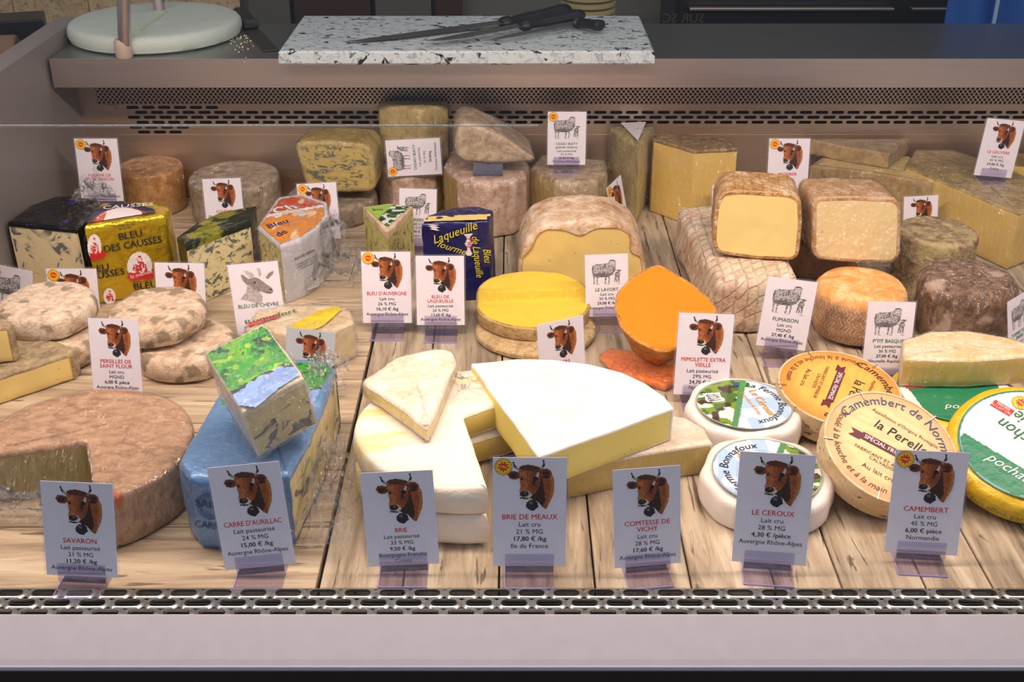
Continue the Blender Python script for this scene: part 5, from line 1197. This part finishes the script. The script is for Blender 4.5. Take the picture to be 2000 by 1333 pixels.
# lettering and cross on the wrapper's sloping rim
me = text_mesh('fabriqué puis affiné par l’établissement', .0115, .0, INK['g'], 'CENTER', 0, 1.0, None); 
def rimtext(t, txt, a0, size, mat, zc):
    def f(co):
        a = math.radians(a0) + co.x / (t.r_ + .001); rr = t.r_ + .0022; return Vector((rr * math.cos(a), rr * math.sin(a), zc + co.y))
    return put('rim_lettering', text_mesh(txt, size, 0, mat, 'CENTER', 0, 1, f, 'rim_lettering'), t.M, t.root)
rb2.r_ = max(math.hypot(p[0], p[1]) for p in rb2.out)
rimtext(rb2, 'fabriqué puis affiné par l’établissement', 262, .0105, INK['g'], .016)
def cross(u, v):
    x = u * 2 - 1; y = v * 2 - 1; c_ = Cv(u, v); c_.fill(u > -1, (206, 44, 50)); c_.fill((np.abs(x) < .2) | (np.abs(y) < .2), (240, 232, 226)); return c_.c, c_.a
def crpos(a, b):
    an = math.radians(215 + 15 * a); rr = rb2.r_ + .0022; return (rr * math.cos(an), rr * math.sin(an), .026 - .022 * b)
put('cross_emblem', paint('cross_emblem', cross, 20, 20, crpos, M['print_gloss']), rb2.M, rb2.root)
tpr('cut_half_cheese', [(1764, 700, 0), (1900, 702, 0), (2050, 692), (2030, 676), (1965, 658), (1890, 645), (1815, 647), (1764, 664)], (1764, 700, 757), rb1.top + .003, MC['rebl'], 'cut half round with yellow paste wrapped in film on the flat yellow round', 'cheese', bev=.006, tr=.0, film=M['film'], film_amp=.0015)
# ================================================================== PRICE CARDS
ARA = 'Auvergne Rhône-Alpes'
P_ = price_tag
P_((161, 1126, 140, 946), 'cow', ['SAVARON'], 'red', ['Lait pasteurisé', '21 % MG', '11,20 € /kg', ARA], 'cow price card showing 11,20 € before the largest pinkish wheel', roll=-1.5, yaw=-2)
P_((509, 1108, 139, 908), 'cow', ["CARRE D'AURILLAC"], 'red', ['Lait pasteurisé', '24 % MG', '15,00 € /kg', ARA], 'cow price card showing 15,00 €, leaning left before the blue foil pack', roll=6)
P_((789, 1104, 139, 927), 'cow', ['BRIE'], 'red', ['Lait pasteurisé', '33 % MG', '9,50 € /kg', 'Bourgogne Franche', 'Comté'], 'cow price card showing 9,50 € in front of the cut brie wheels', roll=3)
P_((1034, 1106, 141, 894), 'cow', ['BRIE DE MEAUX'], 'red', ['Lait cru', '21 % MG', '17,80 € /kg', 'Ile de France'], 'cow price card with a seal showing 17,80 € before the biggest white wedge', aop=True)
P_((1265, 1105, 131, 914), 'cow', ['COMTESSE DE', 'VICHY'], 'red', ['Lait cru', '28 % MG', '17,60 € /kg', ARA], 'cow price card showing 17,60 € before the wrapped brie wedge', yaw=6, roll=1)
P_((1501, 1101, 142, 886), 'cow', ['LE CEROUX'], 'red', ['Lait cru', '28 % MG', '4,30 € /pièce', ARA], 'cow price card showing 4,30 € before the white paper-wrapped rounds', yaw=-6)
P_((1798, 1082, 138, 882), 'cow', ['CAMEMBERT'], 'red', ['Lait cru', '45 % MG', '6,00 € pièce', 'Normandie'], 'cow price card with a seal showing 6,00 € before the pale-lidded wooden box', aop=True, yaw=-5)
P_((232, 785, 98, 623), 'cow', ['PERSILLES DE', 'SAINT FLOUR'], 'red', ['Lait cru', 'MGND', '6,00 € pièce', ARA], 'cow price card showing 6,00 € between the two pairs of wrinkled wheels', yaw=-4)
P_((757, 631, 95, 492), 'cow', ["BLEU D'AUVERGNE"], 'red', ['Lait cru', '26 % MG', '16,10 € /kg', ARA], "cow price card with a seal showing 16,10 € below the slim green-labelled wedge", aop=True, zb=.018)
P_((861, 635, 93, 500), 'cow', ['BLEU DE', 'LAQUEUILLE'], 'red', ['Lait pasteurisé', '26 % MG', '13,60 € /kg', ARA], 'cow price card showing 13,60 € before the navy foil block', zb=.018)
P_((1186, 618, 83, 497), 'sheep', ['LE LAVORT'], 'green', ['Lait cru', '30 % MG', '29,00 € /kg', ARA], 'sheep price card showing 29,00 € against the half wheel with ragged rind', roll=2, zb=.016)
P_((1100, 748, 100, 626), 'cow', ['SALERS'], 'red', [], 'cow price card turned sideways before the yellow cut wheel, lower part hidden', yaw=26, lean=8)
P_((1368, 772, 106, 613), 'cow', ['MIMOLETTE EXTRA', 'VIEILLE'], 'red', ['Lait pasteurisé', '29% MG', '24,70 € /kg', 'Normandie'], 'cow price card showing 24,70 € before the bright orange quarter', roll=-2)
P_((1524, 680, 97, 546), 'sheep', ['FUMAISON'], 'green', ['Lait cru', 'MGND', '27,40 € /kg', ARA], 'sheep price card showing 27,40 €, leaning right before the bark-rind log', roll=-7, zb=.018)
P_((1727, 738, 93, 590), 'sheep', ["P'TIT BASQUE"], 'green', ['Lait pasteurisé', '36 % MG', '27,00 € /kg', 'Nouvelle Aquitaine'], "sheep price card showing 27,00 € before the orange-topped woven wheel", roll=-2, yaw=3)
P_((1992, 700, 88, 578), 'sheep', ['TOMMETTE DE', 'BREBIS'], 'green', ['Lait cru', '30 % MG', '28,00 € /kg'], 'sheep price card turned sideways at the right edge of the picture', yaw=42)
P_((25, 640, 104, 522), 'sheep', ['FROMAGE'], 'green', [], 'sheep card with a seal at the left edge behind the chalk-white wheel', yaw=-22, aop=True, Y=1.57, holder=True)
P_((150, 640, 97, 525), 'cow', ["FOURME"], 'red', [], 'cow card with a seal sticking up behind the chalk-white wheel', aop=True, Y=1.575)
P_((357, 640, 95, 514), 'cow', ['BLEU'], 'red', [], 'cow card without a seal behind the grey-patched wheel', roll=-1, Y=1.545)
P_((513, 652, 97, 514), 'goat', ['BLEU DE CHEVRE'], 'green', [], 'card with a pencil-drawn goat head', roll=5)
P_((598, 770, 94, 645), 'cow', ['ROQUEFORT'], 'red', [], 'shaded grey cow card between the gold-banded half and the green-topped piece', roll=-7, dim=True, holder=False)
P_((201, 393, 82, 271), 'cow', ['FOURME DE', 'MONTBRISON'], 'red', ['Lait cru', '29 % MG', '16,00 € /kg', ARA], 'cow price card with a seal showing 16,00 € in the rear left corner', aop=True, Y=1.86, lean=8)
P_((443, 460, 74, 349), 'cow', ['FOURME'], 'red', [ARA], 'small cow card before the grey wrapped wheel of the rear row', roll=2)
P_((628, 468, 76, 358), 'cow', ["FOURME D'AMBERT"], 'red', [ARA], 'cow card with a seal before the blue-veined yellow block', aop=True, roll=3, Y=1.80)
P_((815, 480, 72, 369), 'sheep', ['BREBIS'], 'green', ['Lait cru', '33 % MG', '19,90 € /kg', 'Aveyron'], 'small sheep card behind the slim green-labelled wedge', roll=-2)
P_((1106, 322, 74, 219), 'sheep', ['OSSAU IRATY', 'grande réserve'], 'green', ['Lait pasteurisé', '33 % MG', '26,30 € /kg', 'Pyrénées Atlantiques'], 'upright sheep card with a seal showing 26,30 € on the wrapped tan block', aop=True, support=r6.top, zb=.010, lean=6)
P_((1216, 452, 80, 355), 'cow', ['MORBIER'], 'red', [], 'cow card seen almost edge-on before the tall thin wedge', yaw=66, aop=True, Y=1.79)
P_((1424, 470, 74, 361), 'cow', ['COMTE'], 'red', [], 'cow card hidden behind the bark-rind log, only its seal corner in view', aop=True, Y=1.86, holder=False)
P_((1536, 384, 79, 271), 'cow', ['MORBIER'], 'red', ['Lait cru', 'MGND', '14,90 € /kg', 'Franche-Comté'], 'cow price card with a seal standing behind the gap between the cut loaves', aop=True, Y=1.86)
P_((1938, 345, 74, 234), 'cow', ['LE GRUYERE'], 'red', ['Lait cru', '45 % MG', '29,00 € /kg', 'Suisse'], 'cow price card showing 29,00 € standing on the huge yellow wedge', roll=-5, support=r12.top, zb=.008, lean=5)
P_((1796, 470, 66, 383), 'cow', ['COMTE'], 'red', [], 'small cow card before the large pale wedge, above the grey-brown tomme', roll=3)
# the landscape card leaning on the tall block
pc = Wz(812, 338, r4.top + .004); k = 74 / .074 / scale_at(pc); L = .105 * k; wd = .070 * k
pc.y -= .012
Mb = T(pc) @ RX(80) @ RZ(3) @ T((L * .5, 0, 0)) @ RZ(90)
rt = empty('price_card', pc, 'sheep card lying on its side against the tall greenish-yellow block', 'price card', 'cheese price cards')
put('card', box_mesh('card', (0, 0, -.0003), (wd, L, .0003), M['card']), Mb, rt)
e = .003
put('laminate', mesh('laminate', [(-e, -e, 0), (wd + e, -e, 0), (wd + e, L + e, 0), (-e, L + e, 0), (0, 0, 0), (wd, 0, 0), (wd, L, 0), (0, L, 0)], [(0, 1, 5, 4), (1, 2, 6, 5), (2, 3, 7, 6), (3, 0, 4, 7)], M['lam']), Mb, rt)
S_ = Matrix.Scale(k * .95, 4)
put('picture', art('sheep'), Mb @ T((wd / 2, L * .76, .0006)) @ S_, rt); put('seal', art('seal'), Mb @ T((.010 * k, L - .010 * k, .0008)) @ S_, rt)
put('title', text_mesh('OSSAU IRATY', .0085, .018, M['green']), Mb @ T((wd / 2, L * .46, .0006)) @ S_, rt)
for i, s_ in enumerate(('Lait pasteurisé', '33 % MG', '20,00/kg', 'Pyrénées Atlantiques')):
    put('lettering', text_mesh(s_, .0070, .02 if i == 2 else 0, M['black'], narrow=.95), Mb @ T((wd / 2, L * (.38 - i * .10), .0006)) @ S_, rt)
# spare empty holder on the pink-brown piece
ph = Wz(953, 343, r5.top + .001); eh = empty('card_holder', ph, 'empty clear acrylic card holder on the large pink-brown piece', 'card holder')
put('foot', box_mesh('foot', (-.025, -.004, 0), (.025, .022, .0015), M['holder'], .0003), T(ph), eh)
put('clip', box_mesh('clip', (-.025, 0, 0), (.025, .022, .0015), M['holder'], .0003), T(ph) @ RX(70), eh)
# ------------------------------------------------------------------ glass front of the case
gm = clear_mat('case_glass', (.985, .992, .985), .0, 1.4, .9)
yg = ye + .006; zj = Wy(500, 246, yg).z
gl = empty('glass_screen', (0, yg, -.03), 'clear glass front of the display case, lower and upper pane with a polished joint', 'glass')
def pane(name, y0, z0, y1, z1, th=.004):
    d = Vector((0, y1 - y0, z1 - z0)).normalized(); n = Vector((0, -d.z, d.y)) * th
    vs = [(XL - .03, y0, z0), (XR + .03, y0, z0), (XR + .03, y1, z1), (XL - .03, y1, z1)]
    return put(name, mesh(name, vs, [(0, 1, 2, 3)], gm), None, gl)
pane('lower_pane', yg, -.03, yg, zj)
pane('upper_pane', yg, zj, yg + .42, zj + .30)
put('pane_joint', box_mesh('pane_joint', (XL - .03, yg - .0008, zj - .0006), (.02, yg + .0008, zj + .0006), clear_mat('polished_edge', (.8, .85, .85), .2, 1.4, 2, .12, (.8, .85, .85))), None, gl)
